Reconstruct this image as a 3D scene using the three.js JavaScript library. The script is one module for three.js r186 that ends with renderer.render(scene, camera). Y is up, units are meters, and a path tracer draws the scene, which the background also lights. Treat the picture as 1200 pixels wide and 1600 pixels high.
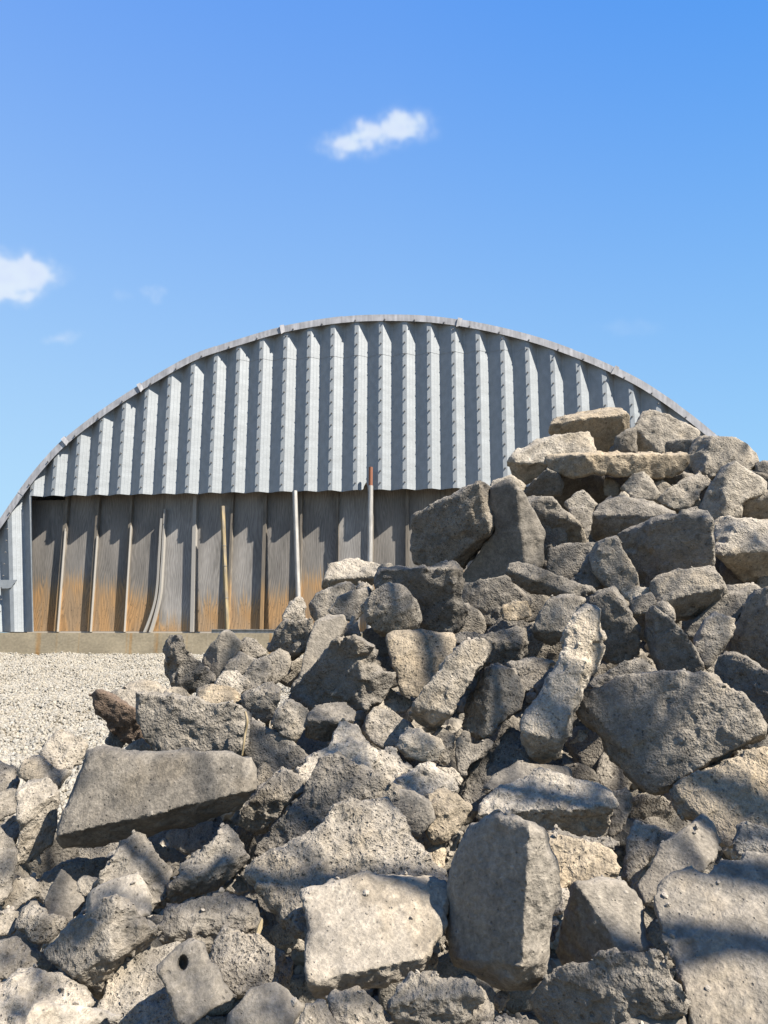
import * as THREE from 'three';
import { mergeGeometries } from 'three/addons/utils/BufferGeometryUtils.js';

// ---------------------------------------------------------------- camera, sky, sun, exposure
const PW = 1200, PH = 1600, FPX = 1200;                 // photograph size and focal length in its pixels
const scene = new THREE.Scene();
const camera = new THREE.PerspectiveCamera(2 * Math.atan(PH / 2 / FPX) * 180 / Math.PI, PW / PH, 0.05, 3000);
camera.rotation.order = 'YXZ';
camera.position.set(0, 1.55, 0);
camera.rotation.set(10 * Math.PI / 180, 0, 0.004);
camera.updateMatrixWorld(true);
const renderer = new THREE.WebGLRenderer({ antialias: true });
renderer.setSize(768, 1024);
renderer.toneMapping = THREE.LinearToneMapping;
renderer.toneMappingExposure = 3.1;
renderer.shadowMap.enabled = true;
renderer.shadowMap.type = THREE.PCFSoftShadowMap;

const SUN = new THREE.Vector3(0.535, 0.765, 0.345).normalize();
const sun = new THREE.DirectionalLight(new THREE.Color(1.0, 0.93, 0.83), 5.0);
sun.position.copy(SUN).multiplyScalar(40).add(new THREE.Vector3(0, 2, -8));
sun.target.position.set(0, 2, -8);
sun.castShadow = true;
sun.shadow.mapSize.set(4096, 4096);
sun.shadow.radius = 1;
Object.assign(sun.shadow.camera, { left: -16, right: 16, top: 16, bottom: -16, near: 1, far: 90 });
sun.shadow.bias = -0.0005;
scene.add(sun, sun.target);

// ---------------------------------------------------------------- random numbers and noise
function rng(seed) { let s = seed >>> 0; return () => { s = (s + 0x6D2B79F5) >>> 0; let t = Math.imul(s ^ (s >>> 15), 1 | s); t = (t + Math.imul(t ^ (t >>> 7), 61 | t)) ^ t; return ((t ^ (t >>> 14)) >>> 0) / 4294967296; }; }
const PERM = new Uint8Array(512); { const r = rng(7); const p = [...Array(256).keys()]; for (let i = 255; i > 0; i--) { const j = Math.floor(r() * (i + 1)); [p[i], p[j]] = [p[j], p[i]]; } for (let i = 0; i < 512; i++) PERM[i] = p[i & 255]; }
const RV = new Float32Array(256); { const r = rng(99); for (let i = 0; i < 256; i++) RV[i] = r() * 2 - 1; }
const GX = new Float32Array(256), GY = new Float32Array(256), GZ = new Float32Array(256);
{ const r = rng(5); for (let i = 0; i < 256; i++) { let x, y, z, l; do { x = r() * 2 - 1; y = r() * 2 - 1; z = r() * 2 - 1; l = Math.hypot(x, y, z); } while (l > 1 || l < 0.1); GX[i] = x / l * 1.4; GY[i] = y / l * 1.4; GZ[i] = z / l * 1.4; } }
function noise3(x, y, z) {
  const xi = Math.floor(x), yi = Math.floor(y), zi = Math.floor(z); x -= xi; y -= yi; z -= zi;
  const X = xi & 255, Y = yi & 255, Z = zi & 255;
  const u = x * x * x * (x * (x * 6 - 15) + 10), v = y * y * y * (y * (y * 6 - 15) + 10), w = z * z * z * (z * (z * 6 - 15) + 10);
  const A = PERM[X] + Y, B = PERM[X + 1] + Y, AA = PERM[A & 255] + Z, AB = PERM[(A + 1) & 255] + Z, BA = PERM[B & 255] + Z, BB = PERM[(B + 1) & 255] + Z;
  const g = (h, a, b, c) => { h = PERM[h & 255]; return GX[h] * a + GY[h] * b + GZ[h] * c; };
  const l = (t, a, b) => a + t * (b - a);
  return l(w, l(v, l(u, g(AA, x, y, z), g(BA, x - 1, y, z)), l(u, g(AB, x, y - 1, z), g(BB, x - 1, y - 1, z))),
    l(v, l(u, g(AA + 1, x, y, z - 1), g(BA + 1, x - 1, y, z - 1)), l(u, g(AB + 1, x, y - 1, z - 1), g(BB + 1, x - 1, y - 1, z - 1))));
}
function fbm(x, y, z, o) { let a = 0.5, s = 0; for (let i = 0; i < o; i++) { s += a * noise3(x, y, z); x = x * 2.03 + 11.3; y = y * 2.03 + 5.7; z = z * 2.03 + 3.1; a *= 0.5; } return s; }
function worley(x, y, z) {            // distance to the nearest of the jittered cell points
  const xi = Math.floor(x), yi = Math.floor(y), zi = Math.floor(z); let m = 9;
  for (let a = -1; a <= 1; a++) for (let b = -1; b <= 1; b++) for (let c = -1; c <= 1; c++) {
    const h = PERM[(PERM[(PERM[(xi + a) & 255] + yi + b) & 255] + zi + c) & 255];
    const dx = xi + a + 0.5 + 0.45 * RV[h] - x, dy = yi + b + 0.5 + 0.45 * RV[(h + 77) & 255] - y, dz = zi + c + 0.5 + 0.45 * RV[(h + 153) & 255] - z;
    const d = dx * dx + dy * dy + dz * dz; if (d < m) m = d;
  }
  return Math.sqrt(m);
}
function facets(x, y, z) {            // soft cells that each tilt their own way: the planes of a fracture
  const xi = Math.floor(x), yi = Math.floor(y), zi = Math.floor(z); let sw = 0, sv = 0;
  for (let a = -1; a <= 1; a++) for (let b = -1; b <= 1; b++) for (let c = -1; c <= 1; c++) {
    const h = PERM[(PERM[(PERM[(xi + a) & 255] + yi + b) & 255] + zi + c) & 255];
    const dx = x - (xi + a + 0.5 + 0.45 * RV[h]), dy = y - (yi + b + 0.5 + 0.45 * RV[(h + 77) & 255]), dz = z - (zi + c + 0.5 + 0.45 * RV[(h + 153) & 255]), q = dx * dx + dy * dy + dz * dz;
    if (q > 1.6) continue; const w = Math.exp(-30 * q); sw += w; sv += w * (dx * GX[h] + dy * GY[h] + dz * GZ[h] + 0.25 * RV[(h + 31) & 255]);
  }
  return sv / (sw + 1e-9);
}
const clamp = (x, a = 0, b = 1) => Math.min(b, Math.max(a, x));
const smooth = (a, b, x) => { const t = clamp((x - a) / (b - a)); return t * t * (3 - 2 * t); };
const mix = (a, b, t) => a + (b - a) * t;

// ---------------------------------------------------------------- pixels of the photograph as directions
const CAM = camera.position.clone();
const cq = camera.quaternion.clone();
function ray(px, py) { return new THREE.Vector3((px - PW / 2) / FPX, (PH / 2 - py) / FPX, -1).applyQuaternion(cq).normalize(); }
const cqi = cq.clone().invert();
function toPixel(d) { const v = d.clone().applyQuaternion(cqi); return v.z > -0.05 ? null : [PW / 2 - v.x / v.z * FPX, PH / 2 + v.y / v.z * FPX]; }

// ---------------------------------------------------------------- the sky: clear air and a few small fair-weather clouds
{
  const W = 2048, H = 1024, data = new Float32Array(W * H * 4);
  const clouds = [   // centre (photo direction), half sizes, strength
    [550, 226, 46, 19, 0.75], [590, 205, 42, 17, 0.60], [634, 195, 38, 25, 0.75], [625, 180, 16, 12, 0.3], [572, 200, 16, 12, 0.25],
    [8, 432, 58, 32, 1.15], [-50, 440, 60, 36, 1.1], [55, 428, 40, 20, 0.6], [25, 455, 36, 18, 0.5],
    [100, 527, 25, 8, 0.42], [236, 459, 18, 11, 0.24], [190, 460, 12, 8, 0.1], [980, 512, 46, 10, 0.06]];
  for (let j = 0; j < H; j++) for (let i = 0; i < W; i++) {
    const el = ((j + 0.5) / H - 0.5) * Math.PI, az = ((i + 0.5) / W - 0.5) * 2 * Math.PI;
    const dx = Math.cos(el) * Math.cos(az), dy = Math.sin(el), dz = Math.cos(el) * Math.sin(az);
    let r, g, b;
    const e = Math.max(0, dy);
    const h = Math.exp(-1.9 * Math.pow(e, 1.5));
    r = Math.max(0.03, -0.075 + 0.54 * h); g = 0.12 + 0.66 * h; b = 0.83 + 0.16 * h;
    const cs = dx * SUN.x + dy * SUN.y + dz * SUN.z;              // air round the sun scatters more
    const gl = Math.pow(Math.max(0, cs), 14) * 0.35;
    r += gl * 0.9; g += gl * 0.9; b += gl * 0.7;
    // the side away from the sun is a paler blue
    const side = clamp(0.5 - dx * 0.9); r += 0.055 * side; g += 0.025 * side; b += 0.01 * side; const ro = Math.max(0, dx); r = Math.max(0.02, r - 0.09 * ro); g -= 0.075 * ro;
    if (dy < 0) { const t = smooth(0, -0.08, dy); r = mix(r, 0.26, t); g = mix(g, 0.24, t); b = mix(b, 0.20, t); }
    if (dy > 0.05 && dz < -0.2) {
      const p = toPixel(new THREE.Vector3(dx, dy, dz));
      if (p && p[0] > -300 && p[0] < 1500 && p[1] > 100 && p[1] < 700) {
        let a = 0;
        const wx = p[0] + 26 * fbm(p[0] * 0.03, p[1] * 0.04, 3, 5), wy = p[1] + 20 * fbm(p[0] * 0.035, p[1] * 0.045, 8, 5);
        for (const [cx, cy, sx, sy, st] of clouds) { const q = ((wx - cx) / sx) ** 2 + ((wy - cy) / sy) ** 2; if (q < 4) a += st * Math.exp(-q * q * 0.9); }
        a *= 0.95 + 1.1 * fbm(p[0] * 0.045, p[1] * 0.065, 1, 5);
        a = a < 0.2 ? a : 0.85 * smooth(-0.05, 0.95, a) * Math.min(1, 0.3 + a); 
        const k = 0.94 + 0.16 * fbm(p[0] * 0.03, p[1] * 0.045, 5, 3);
        r = mix(r, 0.84 * k, a); g = mix(g, 0.93 * k, a); b = mix(b, 0.99, a);
      }
    }
    const o = (j * W + i) * 4, X = 1 / 3.1; data[o] = r * X; data[o + 1] = g * X; data[o + 2] = b * X; data[o + 3] = 1;
  }
  const sky = new THREE.DataTexture(data, W, H, THREE.RGBAFormat, THREE.FloatType);
  sky.mapping = THREE.EquirectangularReflectionMapping; sky.magFilter = THREE.LinearFilter; sky.minFilter = THREE.LinearFilter;
  sky.wrapS = THREE.RepeatWrapping; sky.needsUpdate = true;
  scene.background = sky; scene.environment = sky;
}

// ---------------------------------------------------------------- naming helpers
const taken = {};
function numbered(n) { if (!(n in taken)) { taken[n] = 0; return n; } taken[n]++; return n + '_' + String(taken[n]).padStart(3, '0'); }
function tag(o, label, category, group, kind) { o.userData = { ...o.userData, label, category }; if (group) o.userData.group = group; if (kind) o.userData.kind = kind; return o; }
function part(name, geo, m, parent) { const o = new THREE.Mesh(geo, m); o.name = name; parent.add(o); return o; }
function top(name, geo, m) { const o = new THREE.Mesh(geo, m); o.name = numbered(name); scene.add(o); return o; }

// ---------------------------------------------------------------- textures
function tex(w, h, fn, srgb, ch = 4) {
  const d = new Uint8Array(w * h * 4);
  for (let j = 0; j < h; j++) for (let i = 0; i < w; i++) { const c = fn(i, j, i / w, j / h), o = (j * w + i) * 4; if (typeof c === 'number') { d[o] = d[o + 1] = d[o + 2] = clamp(c) * 255; } else { d[o] = clamp(c[0]) * 255; d[o + 1] = clamp(c[1]) * 255; d[o + 2] = clamp(c[2]) * 255; } d[o + 3] = 255; }
  const t = new THREE.DataTexture(d, w, h); t.wrapS = t.wrapT = THREE.RepeatWrapping; t.magFilter = THREE.LinearFilter; t.minFilter = THREE.LinearMipmapLinearFilter; t.generateMipmaps = true;
  if (srgb) t.colorSpace = THREE.SRGBColorSpace; t.needsUpdate = true; return t;
}
function pn(x, y, per, s) {             // gradient noise that repeats after per cells
  const xi = Math.floor(x), yi = Math.floor(y); x -= xi; y -= yi; const u = x * x * x * (x * (x * 6 - 15) + 10), v = y * y * y * (y * (y * 6 - 15) + 10);
  const g = (i, j, a, b) => { const h = PERM[(PERM[(((i % per) + per) % per + s * 17) & 255] + ((j % per) + per) % per) & 255] / 256 * 6.2832; return Math.cos(h) * a + Math.sin(h) * b; };
  return mix(mix(g(xi, yi, x, y), g(xi + 1, yi, x - 1, y), u), mix(g(xi, yi + 1, x, y - 1), g(xi + 1, yi + 1, x - 1, y - 1), u), v) * 1.4;
}
function tnoise(u, v, f, s, o = 4) { f = Math.round(f); let a = 0.5, r = 0; for (let i = 0; i < o; i++) { r += a * pn(u * f, v * f, f, Math.round(s) + i * 5); f *= 2; a *= 0.5; } return r; }

// ---------------------------------------------------------------- where the shed stands: its end wall is a vertical plane turned 6.3 degrees
const PHI = 6.3 * Math.PI / 180, F0 = new THREE.Vector3(0, 0, -17);
const FN = new THREE.Vector3(-Math.sin(PHI), 0, Math.cos(PHI)), FU = new THREE.Vector3(Math.cos(PHI), 0, Math.sin(PHI));
function fac(px, py, w = 0) { const d = ray(px, py), t = (w - CAM.clone().sub(F0).dot(FN)) / d.dot(FN), p = d.multiplyScalar(t).add(CAM); return [p.clone().sub(F0).dot(FU), p.y]; }
const VB = fac(210, 989, 0.06)[1];                     // top of the footing
const fv = (px, py, w = 0) => { const a = fac(px, py, w); return [a[0], a[1] - VB]; };
const VBOT = (fv(60, 775)[1] + fv(720, 762)[1] + fv(400, 768)[1]) / 3;
console.log('footing top', VB.toFixed(2), 'sheet bottom', VBOT.toFixed(2), fv(60, 775)[1].toFixed(2), fv(720, 762)[1].toFixed(2), 'pitch', (fv(551, 770)[0] - fv(512.5, 770)[0]).toFixed(3), (fv(114, 770)[0] - fv(80, 770)[0]).toFixed(3), 'peak', fv(610, 492)[1].toFixed(2), 'gravel', fac(200, 1024, .06)[1].toFixed(2));

// ---------------------------------------------------------------- ground and gravel bank
const HF = fac(200, 1023, 0.06)[1];
function bank(x, z) {
  const q = (x - F0.x) * FN.x + (z - F0.z) * FN.z;
  let h;
  if (q < 0.1) h = HF; else if (q < 8.4) h = HF - (HF - 0.36) * Math.pow(q / 8.4, 0.92); else h = 0.36 * (1 - smooth(8.4, 13.4, q));
  if (q > 0 && q < 12) h += (0.10 * noise3(x * 0.8, z * 0.8, 4) + 0.05 * noise3(x * 2.1, z * 2.1, 9)) * smooth(12, 9, q) * smooth(-0.2, 0.8, q) + 0.035 * noise3(x * 1.3, 2, 2);
  return h;
}
{
  const xs = [], zs = []; const ax = (a, b, n) => { for (let i = 0; i < n; i++) xs.push(mix(a, b, i / n)); };
  ax(-900, -60, 8); ax(-60, -14, 14); ax(-14, 8, 110); ax(8, 60, 14); ax(60, 900, 8); xs.push(900);
  const az = (a, b, n) => { for (let i = 0; i < n; i++) zs.push(mix(a, b, i / n)); };
  az(400, 20, 8); az(20, -1, 10); az(-1, -18, 100); az(-18, -80, 12); az(-80, -1500, 8); zs.push(-1500);
  const pos = [], uv = [], idx = [], nx = xs.length;
  for (const z of zs) for (const x of xs) { pos.push(x, bank(x, z), z); uv.push(x * 0.6, z * 0.6); }
  for (let j = 0; j < zs.length - 1; j++) for (let i = 0; i < nx - 1; i++) { const a = j * nx + i; idx.push(a, a + 1, a + nx, a + 1, a + nx + 1, a + nx); }
  const g = new THREE.BufferGeometry(); g.setAttribute('position', new THREE.Float32BufferAttribute(pos, 3)); g.setAttribute('uv', new THREE.Float32BufferAttribute(uv, 2)); g.setIndex(idx); g.computeVertexNormals();
  const gt = tex(512, 512, (i, j, u, v) => { const c = 0.72 + 0.35 * tnoise(u, v, 70, 2, 3) + 0.2 * tnoise(u, v, 12, 5, 3); return [c, c * 0.955, c * 0.87]; }, true);
  const gb = tex(512, 512, (i, j, u, v) => 0.5 + 0.6 * tnoise(u, v, 80, 3, 3), false);
  const m = new THREE.MeshStandardMaterial({ color: new THREE.Color().setRGB(0.244, 0.227, 0.193), map: gt, bumpMap: gb, bumpScale: 0.02, roughness: 1 });
  const o = top('ground', g, m); tag(o, 'pale crushed stone ground rising in a bank to the shed', 'ground'); o.userData.kind = 'structure';
}
{ // loose stones of the gravel bank
  const r = rng(404), g = new THREE.IcosahedronGeometry(1, 0), p = g.attributes.position;
  for (let i = 0; i < p.count; i++) { const x = p.getX(i), y = p.getY(i), z = p.getZ(i), k = 1 + 0.35 * noise3(x * 1.7 + 3, y * 1.7, z * 1.7); p.setXYZ(i, x * k, y * k * 0.8, z * k * 0.9); }
  g.computeVertexNormals();
  const list = [];
  while (list.length < 165000) {
    const q = 0.02 + 12.5 * r(), a = -0.8 + 0.86 * r(); if (r() > (17 - q) / 17 || r() > smooth(12.5, 9.2, q) * smooth(-0.8, -0.68, a) * smooth(0.06, -0.06, a)) continue;
    const dd = 17 - q, x = a * dd * 1.02, z = -dd + x * 0.11; list.push([x, z]);
  }
  const im = new THREE.InstancedMesh(g, new THREE.MeshStandardMaterial({ color: 0xffffff, roughness: 0.95 }), list.length), M = new THREE.Matrix4(), Q = new THREE.Quaternion(), E = new THREE.Euler(), S = new THREE.Vector3(), P = new THREE.Vector3(), c = new THREE.Color();
  list.forEach(([x, z], i) => {
    const s = 0.009 + 0.013 * r() + 0.016 * Math.pow(r(), 6); P.set(x, bank(x, z) + s * (0.1 + 0.9 * r()), z); Q.setFromEuler(E.set(r() * 6, r() * 6, r() * 6)); S.setScalar(s);
    im.setMatrixAt(i, M.compose(P, Q, S)); const k = 0.62 + 0.42 * r(), w = r() * 0.08; im.setColorAt(i, c.setRGB(0.245 * k, (0.232 - w * 0.2) * k, (0.203 - w * .45) * k));
  });
  im.name = 'gravel'; tag(im, 'loose pale crushed gravel covering the bank below the shed', 'gravel', null, 'stuff'); scene.add(im);
}

// ---------------------------------------------------------------- the arched steel shed
const shed = new THREE.Group(); shed.name = numbered('arched_steel_shed'); shed.position.set(F0.x, VB, F0.z); shed.rotation.y = -PHI; scene.add(shed);
tag(shed, 'arched corrugated steel shed with open plywood-lined base behind the rubble', 'shed');
const spangle = tex(512, 512, (i, j, u, v) => { const c = 0.88 + 0.09 * tnoise(u, v, 90, 4, 2) + 0.06 * tnoise(u, v, 40, 9, 2) + 0.10 * tnoise(u, v, 5, 2, 3); return [c * 0.99, c, c * 1.005]; }, true);
const streak = tex(256, 256, (i, j, u, v) => { const c = 0.86 + 0.14 * noise3(u * 20, v * 1.5, 3) + 0.16 * tnoise(u, v, 5, 8, 3); return [c, c * 0.995, c]; }, true);
const steel = new THREE.MeshStandardMaterial({ color: new THREE.Color().setRGB(0.285, 0.30, 0.31), map: spangle, roughness: 0.6, metalness: 0.1 });
const rimMat = new THREE.MeshStandardMaterial({ color: new THREE.Color().setRGB(0.385, 0.385, 0.39), map: streak, roughness: 0.6, metalness: 0.15 });
const boltMat = new THREE.MeshStandardMaterial({ color: new THREE.Color().setRGB(0.134, 0.130, 0.126), roughness: 0.6, metalness: 0.4 });
const rust = new THREE.MeshStandardMaterial({ color: new THREE.Color().setRGB(0.160, 0.063, 0.034), roughness: 0.9 });
// outer edge of the arch, from the photograph onto the wall plane
const rimPx = [[-84, 985], [-72, 930], [-42, 870], [0, 810], [29, 768], [60, 728], [97, 688.5], [159, 640], [217, 602], [300, 555], [338, 541], [372, 530], [440, 510.5], [537, 494.5], [612, 491.5], [680, 494.5], [760, 507], [840, 527], [892, 545], [933, 561], [1000, 593.5], [1040, 619], [1078, 646], [1120, 680], [1175, 728], [1225, 790], [1262, 870], [1275, 960]];
const rimUV = rimPx.map(([x, y]) => { const a = fv(x, y, 0.03); return new THREE.Vector3(a[0], a[1], 0); });
const rimCurve = new THREE.CatmullRomCurve3(rimUV, false, 'centripetal'), RN = 260, rimPts = rimCurve.getSpacedPoints(RN);
const rimNrm = rimPts.map((p, i) => { const a = rimPts[Math.max(0, i - 1)], b = rimPts[Math.min(RN, i + 1)], t = b.clone().sub(a).normalize(); return new THREE.Vector3(-t.y, t.x, 0); });   // outward
function rimV(u) { for (let i = 0; i < RN; i++) if (rimPts[i].x <= u && rimPts[i + 1].x >= u) return mix(rimPts[i].y, rimPts[i + 1].y, (u - rimPts[i].x) / (rimPts[i + 1].x - rimPts[i].x + 1e-9)); return 0; }
function quads(list) {    // list of [a,b,c,d] corner arrays -> flat geometry with uv in metres
  const pos = [], uv = [], idx = [];
  for (const q of list) {
    const b = pos.length / 3; const e1 = new THREE.Vector3(...q[1]).sub(new THREE.Vector3(...q[0])), e2 = new THREE.Vector3(...q[3]).sub(new THREE.Vector3(...q[0])), n = new THREE.Vector3().crossVectors(e1, e2);
    const a = Math.abs(n.x), c = Math.abs(n.y), d = Math.abs(n.z);
    for (const p of q) { pos.push(...p); if (c > a && c > d) uv.push(p[0], p[2]); else if (a > d) uv.push(p[2], p[1]); else uv.push(p[0] + p[2], p[1]); }
    idx.push(b, b + 1, b + 2, b, b + 2, b + 3);
  }
  const g = new THREE.BufferGeometry(); g.setAttribute('position', new THREE.Float32BufferAttribute(pos, 3)); g.setAttribute('uv', new THREE.Float32BufferAttribute(uv, 2)); g.setIndex(idx); g.computeVertexNormals(); return g;
}
function box(x0, x1, y0, y1, z0, z1) { const g = new THREE.BoxGeometry(x1 - x0, y1 - y0, z1 - z0); g.translate((x0 + x1) / 2, (y0 + y1) / 2, (z0 + z1) / 2); const p = g.attributes.position, n = g.attributes.normal, uv = g.attributes.uv; for (let i = 0; i < p.count; i++) { const ax = Math.abs(n.getX(i)), ay = Math.abs(n.getY(i)); if (ax > 0.5) uv.setXY(i, p.getZ(i), p.getY(i)); else if (ay > 0.5) uv.setXY(i, p.getX(i), p.getZ(i)); else uv.setXY(i, p.getX(i), p.getY(i)); } return g; }
// corrugated sheets of the end wall, one part per rib
const ribPx = [-54, -20, 14, 47, 80, 114.3, 148.4, 182.5, 217, 252.6, 288.6, 325, 361, 398, 436.5, 474.7, 512.5, 551.3, 590.7, 629.2, 668.5, 708, 747.5, 787, 827, 867, 908, 949, 991, 1033, 1076, 1119, 1162, 1205, 1245];
const DEP = 0.14, FR = [0, .17, .185, .27, .285, .30, .39, .405, .42, .5, .56, 1.0], FW = [0, 0, .004, .26, .30, .25, .63, .68, .64, 1, 1, 0].map((k, i) => -DEP * (i < 2 ? 0 : i === 2 ? .045 : i < 9 ? (FR[i] - .17) / .33 - ([4, 7].includes(i) ? .025 : 0) : k));
const uOpen = fv(47, 770)[0], uJamb = fv(52, 985)[0];
const boltGeo = (u, v, w) => { const g = new THREE.CylinderGeometry(0.016, 0.019, 0.03, 6); g.rotateX(Math.PI / 2); g.translate(u, v, w + 0.013); return g; };
const vLap = fv(560, 555)[1], rr = rng(61);
for (let i = 0; i < ribPx.length - 1; i++) {
  const u0 = fv(ribPx[i], 770)[0], u1 = fv(ribPx[i + 1], 770)[0], open = u0 > uOpen - 0.1;
  const lowPx = { '-54': -51, '-20': -16, 14: 17, 47: 52 }, b0 = open ? u0 : fv(lowPx[ribPx[i]], 985)[0], b1 = open ? u1 : fv(lowPx[ribPx[i + 1]], 985)[0];
  const list = [], tear = Math.abs(ribPx[i] - 551.3) < 1;
  const lap = ribPx[i] > 350 && ribPx[i] < 800;
  for (let k = 0; k < FR.length - 1; k++) {
    const ua = mix(u0, u1, FR[k]), ub = mix(u0, u1, FR[k + 1]), va = mix(b0, b1, FR[k]), vb = mix(b0, b1, FR[k + 1]), wa = FW[k], wb = FW[k + 1];
    const ta = rimV(ua) - 0.05, tb = rimV(ub) - 0.05; let ba = open ? VBOT : 0.02, bb = ba; 
    if (open) { const wob = (u) => 0.018 * noise3(u * 1.7, 3, 1); ba += wob(ua); bb += wob(ub); }
    if (tear && k >= 5 && k <= 9) { const e = [0, 0, 0, 0, 0, 0, 0.03, 0.07, 0.11, 0.20, 0.06, 0]; ba += e[k]; bb += e[k + 1]; }
    if (ta <= ba || tb <= bb) { if (ta <= ba && tb <= bb) continue; }
    const A = Math.max(ta, ba + 0.001), B = Math.max(tb, bb + 0.001);
    const quad = (y0a, y0b, y1a, y1b, w) => list.push([[y0a === ba ? va : ua, y0a, wa + w], [y0b === bb ? vb : ub, y0b, wb + w], [ub, y1b, wb + w], [ua, y1a, wa + w]]);
    if (lap && A > vLap + 0.1 && B > vLap + 0.1) { quad(ba, bb, vLap + 0.06, vLap + 0.06, 0); quad(vLap, vLap, A, B, 0.006); list.push([[ua, vLap, wa], [ub, vLap, wb], [ub, vLap, wb + 0.006], [ua, vLap, wa + 0.006]]); } else quad(ba, bb, A, B, 0);
  }
  if (!list.length) continue;
  const p = part('corrugated_sheet', quads(list), steel, shed);
  const bl = [], um = mix(u0, u1, 0.085), tp = rimV(um) - 0.22; for (let v = (open ? VBOT : 0.05) + 0.16; v < tp; v += 0.277) bl.push(boltGeo(um + (rr() - 0.5) * 0.012, v, lap && v > vLap ? 0.006 : 0));
  if (bl.length) { const b = part('bolts', mergeGeometries(bl), boltMat, p); b.userData.kind = 'stuff'; }
}
// rim flashing, one part per length
const cuts = [-84, 29, 97, 217, 338, 440, 537, 716, 892, 960, 1060, 1275].map((x) => { let best = 0, bd = 1e9; const u = fv(x, x < 0 ? 985 : x > 1200 ? 960 : rimPx.reduce((a, b) => Math.abs(b[0] - x) < Math.abs(a[0] - x) ? b : a)[1], 0.03)[0]; rimPts.forEach((p, i) => { const d = Math.abs(p.x - u); if (d < bd) { bd = d; best = i; } }); return best; });
cuts[0] = 0; cuts[cuts.length - 1] = RN;
for (let s = 0; s < cuts.length - 1; s++) {
  const a = cuts[s], b = Math.min(RN, cuts[s + 1]), lift = s % 2 ? 0.006 : 0, list = [], TH = 0.158, W1 = 0.034 + lift, W0 = -0.05;
  const P = (i, off, w) => [rimPts[i].x + rimNrm[i].x * off, rimPts[i].y + rimNrm[i].y * off, w];
  for (let i = a; i < b; i++) {
    list.push([P(i, -TH, W1), P(i + 1, -TH, W1), P(i + 1, lift, W1), P(i, lift, W1)]);
    list.push([P(i, lift, W1), P(i + 1, lift, W1), P(i + 1, lift, W0), P(i, lift, W0)]);
    list.push([P(i, -TH, W1 - 0.012), P(i + 1, -TH, W1 - 0.012), P(i + 1, -TH, W1), P(i, -TH, W1)]);
  }
  for (const i of [a, b]) list.push([P(i, -TH, W1), P(i, lift, W1), P(i, lift, W0), P(i, -TH, W0)]);
  const p = part('rim_flashing', quads(list), rimMat, shed);
  const bl = []; for (let i = a + 3; i < b; i += 7) { const q = P(i, -TH * 0.8, W1); bl.push(boltGeo(q[0], q[1], q[2])); }
  if (bl.length) { const o = part('bolts', mergeGeometries(bl), boltMat, p); o.userData.kind = 'stuff'; }
  // bent tab where two lengths overlap
  if ([1, 2, 4, 6, 8].includes(s) && b < RN) {
    const t = [P(b, -TH * 1.25, W1 + 0.03), P(b, 0.03, W1 + 0.035), P(b + 1, 0.035, W1 + 0.01), P(b + 1, -TH * 0.9, W1 + 0.004)];
    part('joint_tab', quads([t, [P(b, 0.03, W1 + 0.035), P(b + 1, 0.035, W1 + 0.01), P(b + 1, 0.03, -0.04), P(b, 0.028, -0.04)], [P(b, -TH * 1.25, W1 + 0.03), P(b, 0.03, W1 + 0.035), P(b, 0.0, W1), P(b, -TH, W1)]]), rimMat, p);
  }
}
{ // roof vault running back from the rim, its right haunch bulging past the end wall
  const zs = []; for (let k = 0; k <= 44; k++) zs.push(-0.03 - k * 0.152);
  const pos = [], uv = [], idx = []; const n = RN + 1;
  const uA = fv(820, 522)[0], uB = fv(1060, 635)[0], uC = fv(1200, 760)[0];
  zs.forEach((z, k) => { for (let i = 0; i <= RN; i++) { const u = rimPts[i].x, rib = (k % 4 < 2 ? 0 : 1); let off = -0.012 - 0.04 * (1 - rib); off += (0.045 * smooth(uA, uB, u) + 0.27 * smooth(uB - 0.6, uC, u)) * smooth(-0.02, -0.5, z) ; pos.push(u + rimNrm[i].x * off, rimPts[i].y + rimNrm[i].y * off, z); uv.push(i * 0.09, z); } });
  for (let k = 0; k < zs.length - 1; k++) for (let i = 0; i < RN; i++) { const a = k * n + i; idx.push(a, a + 1, a + n, a + 1, a + n + 1, a + n); }
  let g = new THREE.BufferGeometry(); g.setAttribute('position', new THREE.Float32BufferAttribute(pos, 3)); g.setAttribute('uv', new THREE.Float32BufferAttribute(uv, 2)); g.setIndex(idx); g.computeVertexNormals();
  const roof = part('roof', g, steel, shed);
  const back = new THREE.Shape(); back.moveTo(rimPts[0].x, -0.3); for (const p of rimPts) back.lineTo(p.x, p.y - 0.05); back.lineTo(rimPts[RN].x, -0.3);
  const bg = new THREE.ShapeGeometry(back); bg.translate(0, 0, zs[zs.length - 1] + 0.02); part('back_wall', bg, steel, shed);
  const bl = []; for (let i = 168; i < RN; i++) for (const z of [-0.12, -0.5, -0.95]) { const j = i, k = zs.reduce((b, q, m) => Math.abs(q - z) < Math.abs(zs[b] - z) ? m : b, 0), o = (k * n + j) * 3; const c = new THREE.CylinderGeometry(0.014, 0.016, 0.03, 6); c.rotateZ(Math.atan2(rimNrm[i].y, rimNrm[i].x) - Math.PI / 2); c.translate(pos[o] + rimNrm[i].x * 0.012, pos[o + 1] + rimNrm[i].y * 0.012, pos[o + 2]); bl.push(c); }
  const b = part('bolts', mergeGeometries(bl), boltMat, roof); b.userData.kind = 'stuff';
}
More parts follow.
